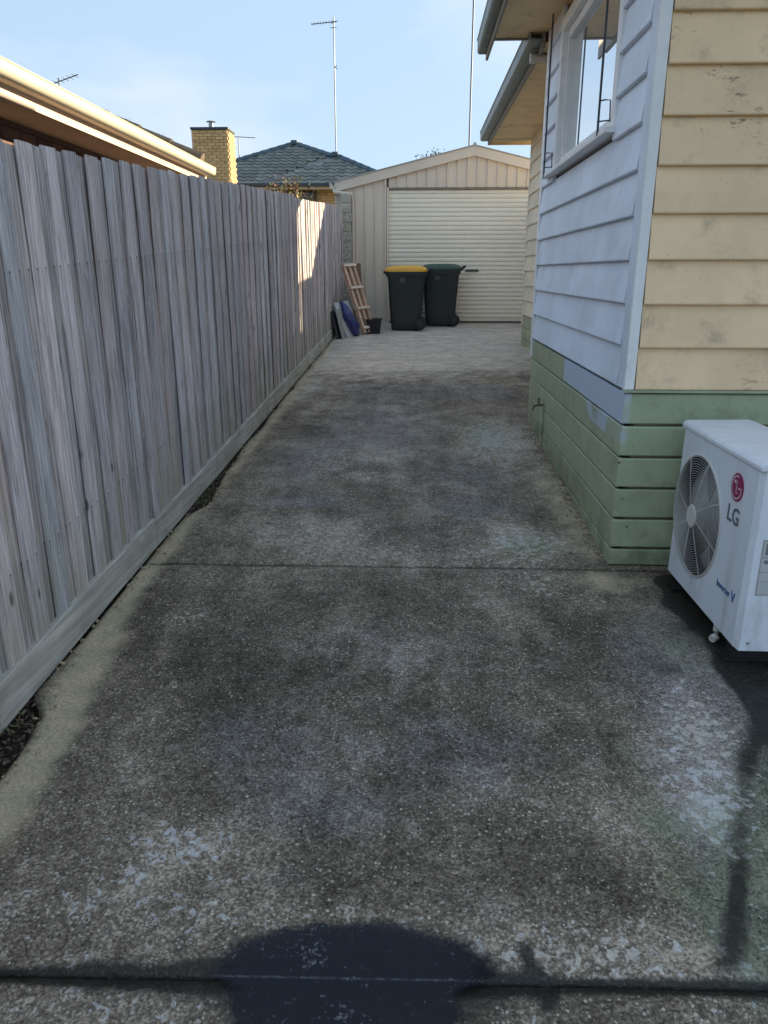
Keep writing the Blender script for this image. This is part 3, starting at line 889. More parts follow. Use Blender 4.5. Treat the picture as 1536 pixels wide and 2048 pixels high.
# weeds-stained bottom lip of concrete against the wall
b = MB(); b.extrude([(0, 0), (.05, 0), (.035, .022), (0, .03)], (0, 0), (1, 0), (0, -1))
# window
win = MB(); 
win.box((HX-.036, WY0, WZ0+.004), (HX+.03, WY0+.075, WZ1)); win.box((HX-.036, WY1-.075, WZ0+.004), (HX+.03, WY1, WZ1)); win.box((HX-.036, WY0+.0755, WZ1-.08), (HX+.03, WY1-.0755, WZ1-.0005))
wino = win.build('window', M['trim_white'], hs_, bevel=.003)
b = MB()
GX = HX+.045
b.box((HX+.005, WY0+.0755, WZ0+.086), (HX+.058, WY0+.115, WZ1-.141)); b.box((HX+.005, WY1-.115, WZ0+.086), (HX+.058, WY1-.0755, WZ1-.141)); 
b.box((HX+.005, WY0+.0755, WZ0+.021), (HX+.058, WY1-.0755, WZ0+.085)); b.box((HX+.005, WY0+.0755, WZ1-.14), (HX+.058, WY1-.0755, WZ1-.081))
b.build('frame', M['trim_white'], wino, bevel=.003)
b = MB(); b.extrude([(.085, WZ0-.03), (.085, WZ0-.004), (-.03, WZ0+.02), (-.03, WZ0-.03)], (HX, WY0-.03), (HX, WY1+.22), (-1, 0)); b.build('sill', M['trim_white'], wino, bevel=.003)
MB().box((HX+.038, WY0+.05, WZ0+.06), (HX+.044, WY1-.05, WZ1-.10)).build('pane', M['glass'], wino)
ym = (WY0+WY1)/2+.1
# awning guide rods with their wall brackets
for yr, z0, z1 in ((4.56, WZ0-.02, 3.52), (WY1+.10, WZ0-.03, 3.52)):
    xr = HX-.085
    r_ = MB().tube([(xr, yr, z0), (xr, yr, z1)], .0065, 8).build('awning_rod', M['awning_rod'], hs_, smooth=True)
    b = MB()
    b.tube([(xr, yr, z0+.17), (xr+.02, yr-.03, z0+.17), (xr+.045, yr-.05, z0+.165), (xr+.05, yr-.05, z0+.06)], .004, 6)
    b.tube([(xr, yr, z0+.07), (xr+.052, yr-.035, z0+.07)], .004, 6)
    b.build('bracket', M['awning_rod'], r_)
# eaves of the near wing
EZ = 3.55
def eave(x_out, x_wall, y0, y1, z, yg1, gk=1.0):
    n = max(1, round((y1-y0)/1.15)); d = (y1-y0)/n
    for k in range(n):
        MB().box((x_out+.02, y0+k*d+.003, z), (x_wall+.1, y0+(k+1)*d-.003, z+.008)).build('soffit_panel', M['house_soffit'], hs_)
    MB().box((x_out-.002, y0, z-.03), (x_out+.0195, yg1, z+.16)).build('fascia', M['house_fascia'], hs_, bevel=.003)
    gp = [(0, z+.02), (.085, z+.02), (.105, z+.035), (.108, z+.12), (.118, z+.135), (.11, z+.14), (.098, z+.125), (.095, z+.04), (.01, z+.03), (.01, z+.11), (0, z+.11)]
    gp = [(o_*gk, z_) for o_, z_ in gp]
    MB().extrude(gp, (x_out-.003, y0), (x_out-.003, yg1), (-1, 0)).build('gutter', M['house_gutter'], hs_)
eave(.600, HX, 3.2, 7.06, EZ, 7.62, .7)
MB().box((.621, 3.18, EZ-.004), (9.5, HY0+.1, EZ+.006)).build('soffit_panel', M['house_soffit'], hs_)
MB().box((.598, 3.15, EZ-.03), (9.7, 3.179, EZ+.16)).build('fascia', M['house_fascia'], hs_)
MB().box((.621, 7.062, EZ-.012), (HX+.1, 7.09, EZ+.16)).build('fascia', M['house_fascia'], hs_)
eave(1.0, RX, 6.9, 11.73, 3.47, 11.77)
MB().box((1.02, RY1-.1, 3.466), (9.5, 11.735, 3.476)).build('soffit_panel', M['house_soffit'], hs_)
MB().box((1.0, 11.74, 3.44), (9.7, 11.765, 3.63)).build('fascia', M['house_soffit'], hs_)
# white pipe stub and box tucked under the upper eave
b = MB(); b.cyl((.945, 7.2, 3.436), (1.5, 7.2, 3.436), .034, 20); b.cyl((.94, 7.2, 3.436), (.985, 7.2, 3.436), .040, 20); b.build('vent_pipe', M['pvc'], hs_, smooth=True)
b = MB(); b.box((.96, 7.13, 3.475), (1.3, 7.3, 3.575)); b.build('junction_box', M['house_fascia'], hs_, bevel=.005)
# roof, hipped
pt = .38
def hip(b, x0, x1, y0, y1, z, t=.10):
    w = min(x1-x0, y1-y0)/2
    if x1-x0 <= y1-y0:
        a, c = ((x0+x1)/2, y0+w, z+w*pt), ((x0+x1)/2, y1-w, z+w*pt)
    else:
        a, c = (x0+w, (y0+y1)/2, z+w*pt), (x1-w, (y0+y1)/2, z+w*pt)
    P = [(x0, y0, z), (x1, y0, z), (x1, y1, z), (x0, y1, z)]
    if x1-x0 <= y1-y0: fs = [(0, 1, 4), (1, 2, 5, 4), (2, 3, 5), (3, 0, 4, 5), (0, 3, 2, 1)]
    else: fs = [(0, 1, 5, 4), (1, 2, 5), (2, 3, 4, 5), (3, 0, 4), (0, 3, 2, 1)]
    b.add(P+[a, c], fs)
    return b
hip(MB(), .56, 9.75, 3.14, 7.09, EZ+.162).build('roof', M['tile_grey'], hs_)
hip(MB(), .96, 9.73, 5.2, 11.78, 3.635).build('roof', M['tile_grey'], hs_)
# unseen paling screen added to block sun and shape the lit sliver on the fence
y_ = RY1+.06
while y_ < 14.0:
    low_ = y_ <= 12.20 < y_+.135
    w_ = .06 if low_ else .135
    MB().box((2.20, y_, gz(y_)), (2.218, y_+w_, gz(y_)+(1.50 if low_ else 2.08))).build('sun_block_paling', M['paling_under'], hs_)
    y_ += w_ + .001
# garden tap on the side wall
tp = MB(); tp.tube([(HX-.021, 6.03, .70), (HX-.07, 6.03, .70), (HX-.10, 6.03, .69), (HX-.11, 6.03, .655)], .011, 8); tp.tube([(HX-.065, 6.03, .70), (HX-.065, 6.03, .745)], .008, 8)
tpo = tp.build('tap', M['brass'], hs_, smooth=True)
b = MB(); b.beam((HX-.065, 5.995, .75), (HX-.065, 6.065, .75), .012, .010); b.build('handle', M['brass'], tpo)
MB().tube([(HX-.03, 6.03, .70), (HX-.03, 6.03, gz(6.03)+.005)], .011, 8).build('pipe', M['green'], tpo, smooth=True)

# ------------------------------------------------------------------ air conditioner
AX0, AX1, AY0, AY1, AZ0, AZ1 = 1.31, 1.64, 2.765, 3.625, .255, 1.035
ac = empty('air_conditioner', (1.47, 3.19, gz(3.19)), 'white outdoor air conditioner unit with round fan grille and magenta badge', 'air conditioner')
FCY, FCZ, FR = 3.335, .645, .278
def rect_pts(n, cy, cz, y0, y1, z0, z1):
    out = []
    for i in range(n):
        a = 2*math.pi*i/n
        dy, dz = math.cos(a), math.sin(a)
        t = min(((y1-cy) if dy > 0 else (y0-cy))/dy if abs(dy) > 1e-6 else 9, ((z1-cz) if dz > 0 else (z0-cz))/dz if abs(dz) > 1e-6 else 9)
        out.append((cy+dy*t, cz+dz*t))
    return out
NS = 96
b = MB()
inner = [(FCY+FR*math.cos(2*math.pi*i/NS), FCZ+FR*math.sin(2*math.pi*i/NS)) for i in range(NS)]
oy0, oy1, oz0, oz1 = AY0+.022, AY1-.022, AZ0+.012, AZ1-.03
outer = rect_pts(NS, FCY, FCZ, oy0, oy1, oz0, oz1)
for cy, cz in ((oy0, oz0), (oy0, oz1), (oy1, oz0), (oy1, oz1)):      # snap to corners
    k = min(range(NS), key=lambda i: (outer[i][0]-cy)**2+(outer[i][1]-cz)**2); outer[k] = (cy, cz)
edge2 = [(AY0 if abs(p[0]-oy0) < 1e-6 else (AY1 if abs(p[0]-oy1) < 1e-6 else p[0]), AZ0 if abs(p[1]-oz0) < 1e-6 else (AZ1-.02 if abs(p[1]-oz1) < 1e-6 else p[1])) for p in outer]
vs = [(AX0+.10, y, z) for y, z in inner] + [(AX0+.006, y, z) for y, z in inner] + [(AX0, FCY+(y-FCY)*1.02, FCZ+(z-FCZ)*1.02) for y, z in inner] + [(AX0, y, z) for y, z in outer] + [(AX0+.018, y, z) for y, z in edge2] + [(AX1, y, z) for y, z in edge2]
fs = [(r_*NS+i, r_*NS+(i+1)%NS, (r_+1)*NS+(i+1)%NS, (r_+1)*NS+i) for r_ in range(5) for i in range(NS)]
fs.append(tuple(range(5*NS, 6*NS)))
b.add(vs, fs)
body = b.build('casing', M['white_plastic'], ac, smooth=True)
# top lid with rolled front edge
b = MB()
b.extrude([(-.004, AZ1-.030), (.008, AZ1-.030), (.008, AZ1-.012), (0, AZ1-.002), (-.012, AZ1+.004), (-.30, AZ1+.008), (-.336, AZ1-.002), (-.338, AZ1-.03)], (AX0, AY0-.006), (AX0, AY1+.006), (-1, 0))
b.build('lid', M['white_plastic'], ac, bevel=.006, bseg=3)
# cavity, fan, grille
b = MB(); b.cyl((AX0+.098, FCY, FCZ), (AX0+.11, FCY, FCZ), FR+.01, 48); b.build('cavity', M['fan_dark'], ac)
b = MB(); b.tube([(AX0+.006, FCY, FCZ), (AX0+.0975, FCY, FCZ)], FR-.0008, 64, caps=False); b.build('shroud', M['fan_dark'], ac, smooth='all')
for k in range(3):
    b = MB(); vs = []
    for i in range(7):
        for j in range(5):
            r_ = .055+.20*i/6
            a0 = k*2*math.pi/3 + 1.95 + .10*i/6
            a = a0 + (.35+.62*(i/6)**.7)*(j/4)
            vs.append((AX0+.045+.04*(j/4), FCY+r_*math.cos(a), FCZ+r_*math.sin(a)))
    b.add(vs, [(i*5+j, i*5+j+1, (i+1)*5+j+1, (i+1)*5+j) for i in range(6) for j in range(4)])
    o = b.build('fan_blade', M['fan_blade'], ac, smooth='all'); md = o.modifiers.new('thick', 'SOLIDIFY'); md.thickness = .004
b = MB(); b.cyl((AX0+.02, FCY, FCZ), (AX0+.09, FCY, FCZ), .062, 32); b.build('hub', M['fan_blade'], ac, smooth=True)
gr = MB()
NR = 21
def dome(r): return AX0 - .006 - .016*(1-(r/FR)**2)
for k in range(NR):
    r_ = .056+(FR-.060)*k/(NR-1)
    gr.ring((dome(r_), FCY, FCZ), r_, .0013, 'x', 72, 4)
gro = gr.build('fan_grille', M['grille_wire'], ac, smooth='all')
gro['kind'] = 'stuff'
for k in range(8):
    a = k*2*math.pi/8+.21
    MB().tube([(dome(r_)+.002, FCY+r_*math.cos(a+.35*(r_-.05)), FCZ+r_*math.sin(a+.35*(r_-.05))) for r_ in (.04, .1, .16, .22, FR+.004)], .0024, 6).build('spoke', M['grille_wire'], ac, smooth='all')
b = MB(); b.cyl((AX0-.026, FCY, FCZ), (AX0-.018, FCY, FCZ), .050, 40, .055); b.build('grille_cap', M['grille_wire'], ac, smooth=True)
b = MB(); b.ring((AX0-.002, FCY, FCZ), FR+.003, .005, 'x', 96, 6); b.build('grille_rim', M['grille_wire'], ac, smooth='all')
# badge: disc with pale ring, stroke and dot
LY, LZ, LR = 2.952, .892, .058
b = MB(); b.cyl((AX0-.0030, LY, LZ), (AX0+.002, LY, LZ), LR, 48); bad = b.build('badge', M['magenta'], ac)
def strip(pts, w, x):
    b = MB(); n = len(pts); vs = []
    for i, p in enumerate(pts):
        d = (Vector(pts[min(i+1, n-1)])-Vector(pts[max(i-1, 0)])).normalized()
        q = Vector((-d.y, d.x))*w/2
        for sgn in (1, -1):
            vs.append((x, LY-(p[0]+sgn*q.x), LZ+p[1]+sgn*q.y))
    m_ = len(vs)
    vs2 = vs+[(v[0]+.0015, v[1], v[2]) for v in vs]
    fs = [(2*i, 2*i+1, 2*i+3, 2*i+2) for i in range(n-1)] + [(m_+2*i, m_+2*i+2, m_+2*i+3, m_+2*i+1) for i in range(n-1)]
    b.add(vs2, fs)
    return b
arc = [(.046*math.cos(a), .046*math.sin(a)) for a in [R(75)+R(285)*i/40 for i in range(41)]]
arc += [(.012, 0)]
strip(arc, .006, AX0-.0042).build('badge_line', M['badge_pale'], bad)
strip([(-.002, .026), (-.002, -.022), (.012, -.022)], .006, AX0-.0042).build('badge_line', M['badge_pale'], bad)
b = MB(); b.cyl((AX0-.0042, LY+.020, LZ+.020), (AX0-.0025, LY+.020, LZ+.020), .0072, 16); b.build('badge_dot', M['badge_pale'], bad)
def lettering(txt, size, loc, rot, mat, parent, bold=0., name='lettering', depth=.0008):
    cu = bpy.data.curves.new(name, 'FONT'); cu.body = txt; cu.size = size; cu.extrude = depth; cu.offset = bold; cu.align_x = 'CENTER'; cu.align_y = 'CENTER'; cu.resolution_u = 3
    t_ = bpy.data.objects.new(name, cu); COL.objects.link(t_)
    dg = bpy.context.evaluated_depsgraph_get()
    me = bpy.data.meshes.new_from_object(t_.evaluated_get(dg))
    bpy.data.objects.remove(t_)
    me.materials.clear(); me.materials.append(mat)
    o = bpy.data.objects.new(name, me); COL.objects.link(o); o.parent = parent
    o.location = Vector(loc)-ORG[parent]; o.rotation_euler = rot
    ORG[o] = Vector(loc)
    return o
FACE = (R(90), 0, R(-90))
lettering('LG', .098, (AX0-.0012, 2.953, .770), FACE, M['letter_grey'], ac, .0015)
lettering('Inverter', .042, (AX0-.0012, 2.945, .452), FACE, M['letter_blue'], ac, .0005)
lettering('V', .062, (AX0-.0012, 2.846, .452), FACE, M['letter_blue'], ac, .0012)
# rating sticker on the near end
stk = MB().box((1.355, AY0-.0012, .50), (1.52, AY0+.001, .735)).build('sticker', M['sticker'], ac)
b = MB()
for z0, z1, x0, x1 in ((.503, .505, 1.358, 1.517), (.73, .732, 1.358, 1.517), (.503, .732, 1.358, 1.3595), (.66, .662, 1.358, 1.517), (.60, .601, 1.358, 1.517), (.56, .561, 1.358, 1.517), (.635, .65, 1.37, 1.47), (.672, .72, 1.37, 1.50)):
    b.box((x0, AY0-.0020, z0), (x1, AY0-.0012, z1))
b.build('sticker_print', M['line_grey'], stk)
# screws, seam, feet, drain elbow
for x_, z_ in ((1.36, .29), (1.36, .97), (1.60, .29), (1.60, .97)):
    MB().cyl((x_, AY0-.003, z_), (x_, AY0+.002, z_), .006, 10).build('screw', M['grey_metal'], ac)
for y_ in (2.86, 3.50):
    MB().box((1.30, y_-.03, gz(y_)+.001), (1.66, y_+.03, gz(y_)+.012)).box((1.33, y_-.025, gz(y_)+.012), (1.62, y_+.025, AZ0+.001)).build('foot', M['bin_black'], ac)
# drain elbow below the pan
b = MB(); b.tube([(1.335, 3.0, .262), (1.335, 3.0, .225), (1.325, 2.985, .205), (1.305, 2.97, .20)], [.017, .017, .018, .016], 12); b.build('drain_elbow', M['pvc'], ac, smooth=True)

# ------------------------------------------------------------------ garage
GY = 14.05
gar = empty('garage', (1.0, 17, gz(GY)), 'beige steel shed garage with cream roller door at the end of the driveway', 'garage')
GXL, GXR, GXC, GZA, GSL = -1.40, 3.60, .97, 3.764, .235
def gable(x): return GZA-.10 - GSL*abs(x-GXC)
DX0, DX1, DZ1 = -.492, 2.432, 3.09
gz0 = gz(GY)+.002
pitch = .172
def clad(x0, x1, z0):
    """one pan of ribbed sheet: flat with a raised rib at its right side, cut to the gable"""
    b = MB()
    xs_ = [x0, x1-.034, x1-.024, x1-.010, x1]
    os_ = [0, 0, .030, .030, 0]
    vs = []
    for x, o in zip(xs_, os_): vs += [(x, GY-o, z0), (x, GY-o, gable(x))]
    vs += [(x1, GY+.006, z0), (x1, GY+.006, gable(x1)), (x0, GY+.006, z0), (x0, GY+.006, gable(x0))]
    k = 7
    fs = [(2*i, 2*((i+1)%k), 2*((i+1)%k)+1, 2*i+1) for i in range(k)] + [tuple(2*i for i in range(k)), tuple(2*i+1 for i in reversed(range(k)))]
    b.add(vs, fs)
    return b.build('cladding_panel', M['garage_beige'], gar)
x = GXL
while x < GXR-.01:
    x1 = min(x+pitch, GXR)
    if x < DX0-.02 or x > DX1:
        if x1 > DX0-.035 and x < DX0: x1 = DX0-.035
        clad(x, x1, gz0)
    else:
        clad(x, x1, DZ1+.03)
    x = x1
    if abs(x-(DX0-.035)) < 1e-6: x = DX0
# corner, jamb and head flashings
MB().box((GXL-.03, GY-.026, gz0), (GXL-.002, GY+.05, gable(GXL))).build('corner_flashing', M['garage_beige'], gar)
MB().box((DX0-.034, GY-.03, gz0), (DX0+.004, GY+.06, DZ1+.028)).build('door_jamb', M['garage_beige'], gar, bevel=.003)
MB().box((DX1-.004, GY-.03, gz0), (DX1+.034, GY+.06, DZ1+.028)).build('door_jamb', M['garage_beige'], gar, bevel=.003)
MB().box((DX0+.005, GY-.012, DZ1-.004), (DX1-.005, GY+.06, DZ1+.028)).build('door_head', M['house_fascia'], gar, bevel=.003)
# roller door: curved slats
ns = 29
zb0 = gz(GY)+.075
sp = (DZ1-.004-zb0)/ns
prof = []
for k in range(9):
    t = k/8
    prof.append((.011*math.sin(math.pi*t)**.45 if 0 < t < 1 else -.006, t*(sp-.009)+.004))
prof = [(-.010, 0)] + prof + [(-.010, sp), (-.014, sp), (-.014, 0)]
slat_me = MB().extrude(prof, (DX0+.006, 0), (DX1-.006, 0), (0, -1)).mesh('slat', M['garage_door'], smooth=True)
door = MB().box((DX0+.006, GY+.02, gz(GY)+.022), (DX1-.006, GY+.05, zb0-.002)).build('roller_door', M['garage_door'], gar)
for k in range(ns):
    inst('slat', slat_me, door, (0, GY+.032, zb0+k*sp))
MB().box((DX0+.02, GY+.0, gz(GY)+.004), (DX1-.02, GY+.06, gz(GY)+.021)).build('bottom_seal', M['bin_black'], door)
MB().box((.885, GY+.002, 1.728), (1.115, GY+.03, 1.765)).build('handle', M['dark_metal'], door, bevel=.004)
MB().box((DX0, GY-.10, gz(GY)-.02), (DX1, GY+.1, gz(GY)+.003)).build('threshold', M['board_brown'], gar)
# barge capping
for sgn, xe in ((-1, GXL-.02), (1, GXR+.10)):
    ze = GZA - GSL*abs(xe-GXC)
    b = MB(); b.hexa([(GXC, GY-.06, GZA-.155), (xe, GY-.06, ze-.155), (xe, GY+.02, ze-.155), (GXC, GY+.02, GZA-.155), (GXC, GY-.06, GZA), (xe, GY-.06, ze), (xe, GY+.02, ze), (GXC, GY+.02, GZA)])
    b.build('barge_capping', M['garage_beige'], gar)
    b = MB(); b.hexa([(GXC, GY-.075, GZA+.003), (xe, GY-.075, ze+.003), (xe, GY+6, ze+.003), (GXC, GY+6, GZA+.003), (GXC, GY-.075, GZA+.018), (xe, GY-.075, ze+.018), (xe, GY+6, ze+.018), (GXC, GY+6, GZA+.018)])
    b.build('roof_sheet', M['garage_roof'], gar)
MB().tube([(GXC, GY-.08, GZA+.02), (GXC, GY+6, GZA+.02)], .03, 8).build('ridge_cap', M['garage_roof'], gar)
MB().box((GXL-.002, GY+.055, .3), (GXL+.02, GY+6, gable(GXL)-.0)).box((GXR-.02, GY+.055, .3), (GXR, GY+6, gable(GXR))).box((GXL+.021, GY+5.95, .3), (GXR-.021, GY+6, gable(GXL))).build('side_wall', M['garage_beige'], gar)
zg = GZA-GSL*abs(GXL-.02-GXC)
gp = [(0, zg-.10), (.07, zg-.11), (.085, zg-.095), (.09, zg-.01), (.075, zg-.01), (.07, zg-.09), (.012, zg-.085), (.012, zg-.02), (0, zg-.02)]
MB().extrude(gp, (GXL-.031, GY-.05), (GXL-.031, GY+6), (-1, 0)).build('gutter', M['garage_beige'], gar)
zr = GZA-GSL*abs(GXR+.10-GXC)
MB().box((GXR+.1, GY-.05, zr-.12), (GXR+.24, GY+6, zr-.01)).build('gutter', M['garage_beige'], gar)
dp = MB(); dp.tube([(GXL-.05, GY-.005, zg-.1), (GXL-.04, GY-.09, zg-.16), (GXL+.26, GY-.09, zg-.20), (GXL+.285, GY-.07, zg-.26), (GXL+.285, GY-.07, zg-1.35)], .03, 10)
dp.build('downpipe', M['garage_beige'], gar, smooth=True)
# mottled pier between fence end and garage
b = MB()
for k in range(14):
    z0 = .84+k*.155
    b.box((-1.315+rf.uniform(-.008, .008), 13.78+rf.uniform(-.008, .008), z0), (-1.14+rf.uniform(-.008, .008), 13.95, z0+.146))
b.box((-1.30, 13.80, .8), (-1.155, 13.94, 3.0))
o = b.build('masonry_pier', M['pebble_pier'], bevel=.004)
tag(o, 'mottled pale masonry pier between the fence end and the garage', 'pier')

# ------------------------------------------------------------------ wheelie bins
def wheelie(loc, lid_mat, label, rz=0):
    root = empty('wheelie_bin', loc, label, 'bin', 'wheelie bins in front of the roller door')
    ox, oy, oz = loc
    def sec(z, x0, x1, w, r=.05, n=5):
        pts = []
        for cx, cy, a0 in ((x1-r, w/2-r, 0), (x0+r, w/2-r, 90), (x0+r, -w/2+r, 180), (x1-r, -w/2+r, 270)):
            for k in range(n):
                a = R(a0+90*k/(n-1)); pts.append((ox+cx+r*math.cos(a), oy+cy+r*math.sin(a), oz+z))
        return pts
    def loft(secs):
        b = MB(); k = len(secs[0]); vs = [p for s_ in secs for p in s_]
        fs = [(a*k+i, a*k+(i+1)%k, (a+1)*k+(i+1)%k, (a+1)*k+i) for a in range(len(secs)-1) for i in range(k)]
        fs += [tuple(reversed(range(k))), tuple(range((len(secs)-1)*k, len(secs)*k))]
        return b.add(vs, fs)
    bd = loft([sec(.0, -.235, .225, .44, .04), sec(.02, -.25, .24, .46), sec(.12, -.258, .25, .47), sec(.121, -.262, .254, .474), sec(.80, -.308, .300, .545), sec(.86, -.315, .303, .555)]).build('body', M['bin_body'], root, smooth=True)
    loft([sec(.86, -.335, .325, .585, .06), sec(.885, -.345, .33, .59, .06), sec(.93, -.345, .33, .59, .06), sec(.935, -.335, .32, .58, .06)]).build('rim', M['bin_body'], root, smooth=True)
    b = MB(); b.cyl((ox-.07, oy-.283, oz+.80), (ox-.07, oy-.268, oz+.80), .045, 24); b.build('emblem', M['bin_badge'], bd)
    lid = loft([sec(.936, -.36, .34, .60, .07), sec(.965, -.362, .342, .602, .07), sec(.995, -.34, .325, .57, .08), sec(1.025, -.25, .26, .46, .1), sec(1.035, -.15, .17, .32, .1)])
    lid.build('lid', lid_mat, root, smooth=True)
    b = MB(); b.box((ox-.385, oy-.15, oz+.90), (ox-.355, oy+.15, oz+.95)); b.build('front_grip', M['bin_black'], root, bevel=.008)
    b = MB(); b.tube([(ox+.33, oy-.24, oz+.92), (ox+.40, oy-.24, oz+.985), (ox+.41, oy-.22, oz+.99), (ox+.41, oy+.22, oz+.99), (ox+.40, oy+.24, oz+.985), (ox+.33, oy+.24, oz+.92)], .018, 8); b.build('handle', M['bin_body'], root, smooth=True)
    MB().cyl((ox+.235, oy-.27, oz+.10), (ox+.235, oy+.27, oz+.10), .012, 10).build('axle', M['grey_metal'], root)
    for s_ in (-1, 1):
        b = MB(); yc = oy+s_*.262
        b.tube([(ox+.235, yc-.025, oz+.10), (ox+.235, yc-.02, oz+.10), (ox+.235, yc+.02, oz+.10), (ox+.235, yc+.025, oz+.10)], [.088, .1, .1, .088], 24)
        w_ = b.build('wheel', M['bin_black'], root, smooth=True)
        b = MB(); b.cyl((ox+.235, yc-.028, oz+.10), (ox+.235, yc+.028, oz+.10), .045, 16); b.build('hub', M['bin_body'], w_)
    b = MB(); b.box((ox+.20, oy-.23, oz+.03), (ox+.262, oy+.23, oz+.17)); b.build('axle_housing', M['bin_body'], root, bevel=.01)
    return root
wheelie((-.155, 13.12, gz(13.12)+.002), M['bin_yellow'], 'dark wheelie bin with a yellow lid, nearer of the two', .0)
wheelie((.435, 13.68, gz(13.68)+.002), M['bin_green'], 'dark wheelie bin with a green lid behind the yellow-lidded one', .0)

# ------------------------------------------------------------------ things leaning on the fence
# slatted timber frame
top, bot = Vector((-1.19, 12.62, 1.83)), Vector((-.83, 12.42, gz(12.42)+.004))
ax = (top-bot).normalized()
wv = Vector((.55, .83, .16)); wv = (wv - ax*wv.dot(ax)).normalized()
nv = ax.cross(wv).normalized()
if nv.y > 0: nv = -nv
LEN = (top-bot).length
tf = empty('timber_frame', bot, 'pinkish pine slatted frame leaning steeply against the fence', 'timber frame')
def fr(u, v, w): return bot + ax*u + wv*v + nv*w
for v in (0.0, .12, .24):
    for off in ((-.012), (.03)):
        b = MB(); b.beam(fr(.02, v, off), fr(LEN, v, off), .05, .02, nv); b.build('rail', M['pine'], tf)
for u in (.10, .42, .76, LEN-.03):
    b = MB(); b.beam(fr(u, -.03, .0525), fr(u, .27, .0525), .04, .022, nv); b.build('slat', M['pine_pale'], tf)
    b = MB(); b.beam(fr(u+.02, -.02, .009), fr(u+.02, .26, .009), .04, .02, nv); b.build('slat', M['pine_pale'], tf)
def lean_panel(name, p_bot, p_top, wdir, width, thick, mat, label, cat, mat2=None):
    a, c = Vector(p_bot), Vector(p_top)
    d = (c-a).normalized(); w = Vector(wdir); w = (w-d*w.dot(d)).normalized(); n = d.cross(w).normalized()*thick
    w = w*width
    b = MB(); b.hexa([a, a+w, a+w+n, a+n, c, c+w, c+w+n, c+n])
    o = b.build(name, mat, bevel=.003)
    if mat2 is not None:
        pass
    return tag(o, label, cat)
lean_panel('white_board', (-1.06, 12.10, gz(12.1)+.004), (-1.285, 12.18, 1.255), (.35, .9, .25), .42, .035, M['board_white'], 'white flat board leaning on the fence beside the timber frame', 'board')
lean_panel('dark_board', (-1.19, 11.92, gz(11.92)+.004), (-1.30, 11.94, 1.14), (.12, .99, 0), .5, .028, M['board_dark'], 'dark board with pale edge leaning at the fence, nearest of the pile', 'board')
lean_panel('grey_strip', (-1.125, 11.93, gz(11.93)+.004), (-1.235, 11.95, 1.17), (.12, .99, 0), .3, .022, M['paling_under'], 'narrow weathered grey board between the dark and white boards', 'board')
lean_panel('brown_board', (-1.04, 13.2, gz(13.2)+.004), (-1.10, 13.3, 1.86), (.9, .4, 0), .17, .02, M['board_brown'], 'brown board standing behind the timber frame at the garage wall', 'board')
# crumpled blue bag
b = MB(); vs = []
nu, nv_ = 18, 12
for i in range(nu+1):
    for j in range(nv_):
        t = i/nu; a = 2*math.pi*j/nv_
        prof_r = (math.sin(math.pi*min(1, max(0, t*.93+.05)))**.55)*(1-.35*t)
        c = Vector((-.93-.27*t, 12.28+.05*t, gz(12.3)+.006+.54*t))
        x = .115*prof_r*math.cos(a); y = .20*prof_r*math.sin(a)
        q = c+Vector((x, y, 0))
        q += Vector((nz(q.y*9, q.z*9, 1, 1), nz(q.x*9, q.z*9, 1, 2), nz(q.x*9, q.y*9, 1, 3)))*.045
        q.z = max(q.z, gz(12.3)+.003)
        vs.append(q)
b.add(vs, [(i*nv_+j, i*nv_+(j+1)%nv_, (i+1)*nv_+(j+1)%nv_, (i+1)*nv_+j) for i in range(nu) for j in range(nv_)] + [tuple(range(nv_)), tuple(range(nu*nv_, nu*nv_+nv_))])
tag(b.build('plastic_bag', M['blue_bag'], smooth=False), 'crumpled dark blue plastic bag leaning between the white board and timber frame', 'bag')
# black tub
bx, by, bz = -.68, 12.62, gz(12.5)+.002
tub = empty('plastic_tub', (bx, by, bz), 'small black plastic tub on the concrete beside the timber frame', 'tub')
b = MB()
def sq(h, z): return [(bx-h, by-h*1.2, bz+z), (bx+h, by-h*1.2, bz+z), (bx+h, by+h*1.2, bz+z), (bx-h, by+h*1.2, bz+z)]
S_ = [sq(.095, 0), sq(.12, .23), sq(.113, .23), sq(.09, .012)]
b.add([p for s_ in S_ for p in s_], [(a*4+i, a*4+(i+1)%4, (a+1)*4+(i+1)%4, (a+1)*4+i) for a in range(3) for i in range(4)] + [(3, 2, 1, 0), (12, 13, 14, 15)])
b.build('body', M['black_tub'], tub, bevel=.006)
b = MB()
for (x0, y0, x1, y1) in ((-.132, -.157, .132, -.145), (-.132, .145, .132, .157), (-.132, -.1449, -.121, .1449), (.121, -.1449, .132, .1449)):
    b.box((bx+x0, by+y0, bz+.218), (bx+x1, by+y1, bz+.237))
b.build('rim', M['black_tub'], tub)

# ------------------------------------------------------------------ neighbour's house on the left
nb = empty('brick_house', (-5, 4.5, gz(4.5)), 'neighbouring dark brick house with cream gutter and tan eave over the fence', 'house')
NX, NE = -2.30, 9.22
gp = [(0, 2.765), (-.105, 2.765), (-.118, 2.775), (-.118, 2.83), (-.125, 2.85), (-.112, 2.853), (-.100, 2.835), (-.100, 2.78), (-.012, 2.78), (-.012, 2.84), (0, 2.84)]
gp2 = [(-.0, 2.765), (.085, 2.765), (.105, 2.773), (.117, 2.79), (.120, 2.815), (.120, 2.838), (.127, 2.846), (.122, 2.853), (.112, 2.848), (.108, 2.83), (.012, 2.79), (.012, 2.83), (0, 2.83)]
MB().extrude(gp2, (NX-.12, -3), (NX-.12, NE), (1, 0)).build('gutter', M['gutter_cream'], nb, smooth=True)
MB().box((NX-.15, -3, 2.690), (NX-.1205, NE+.02, 2.84)).build('fascia', M['fascia_pink'], nb)
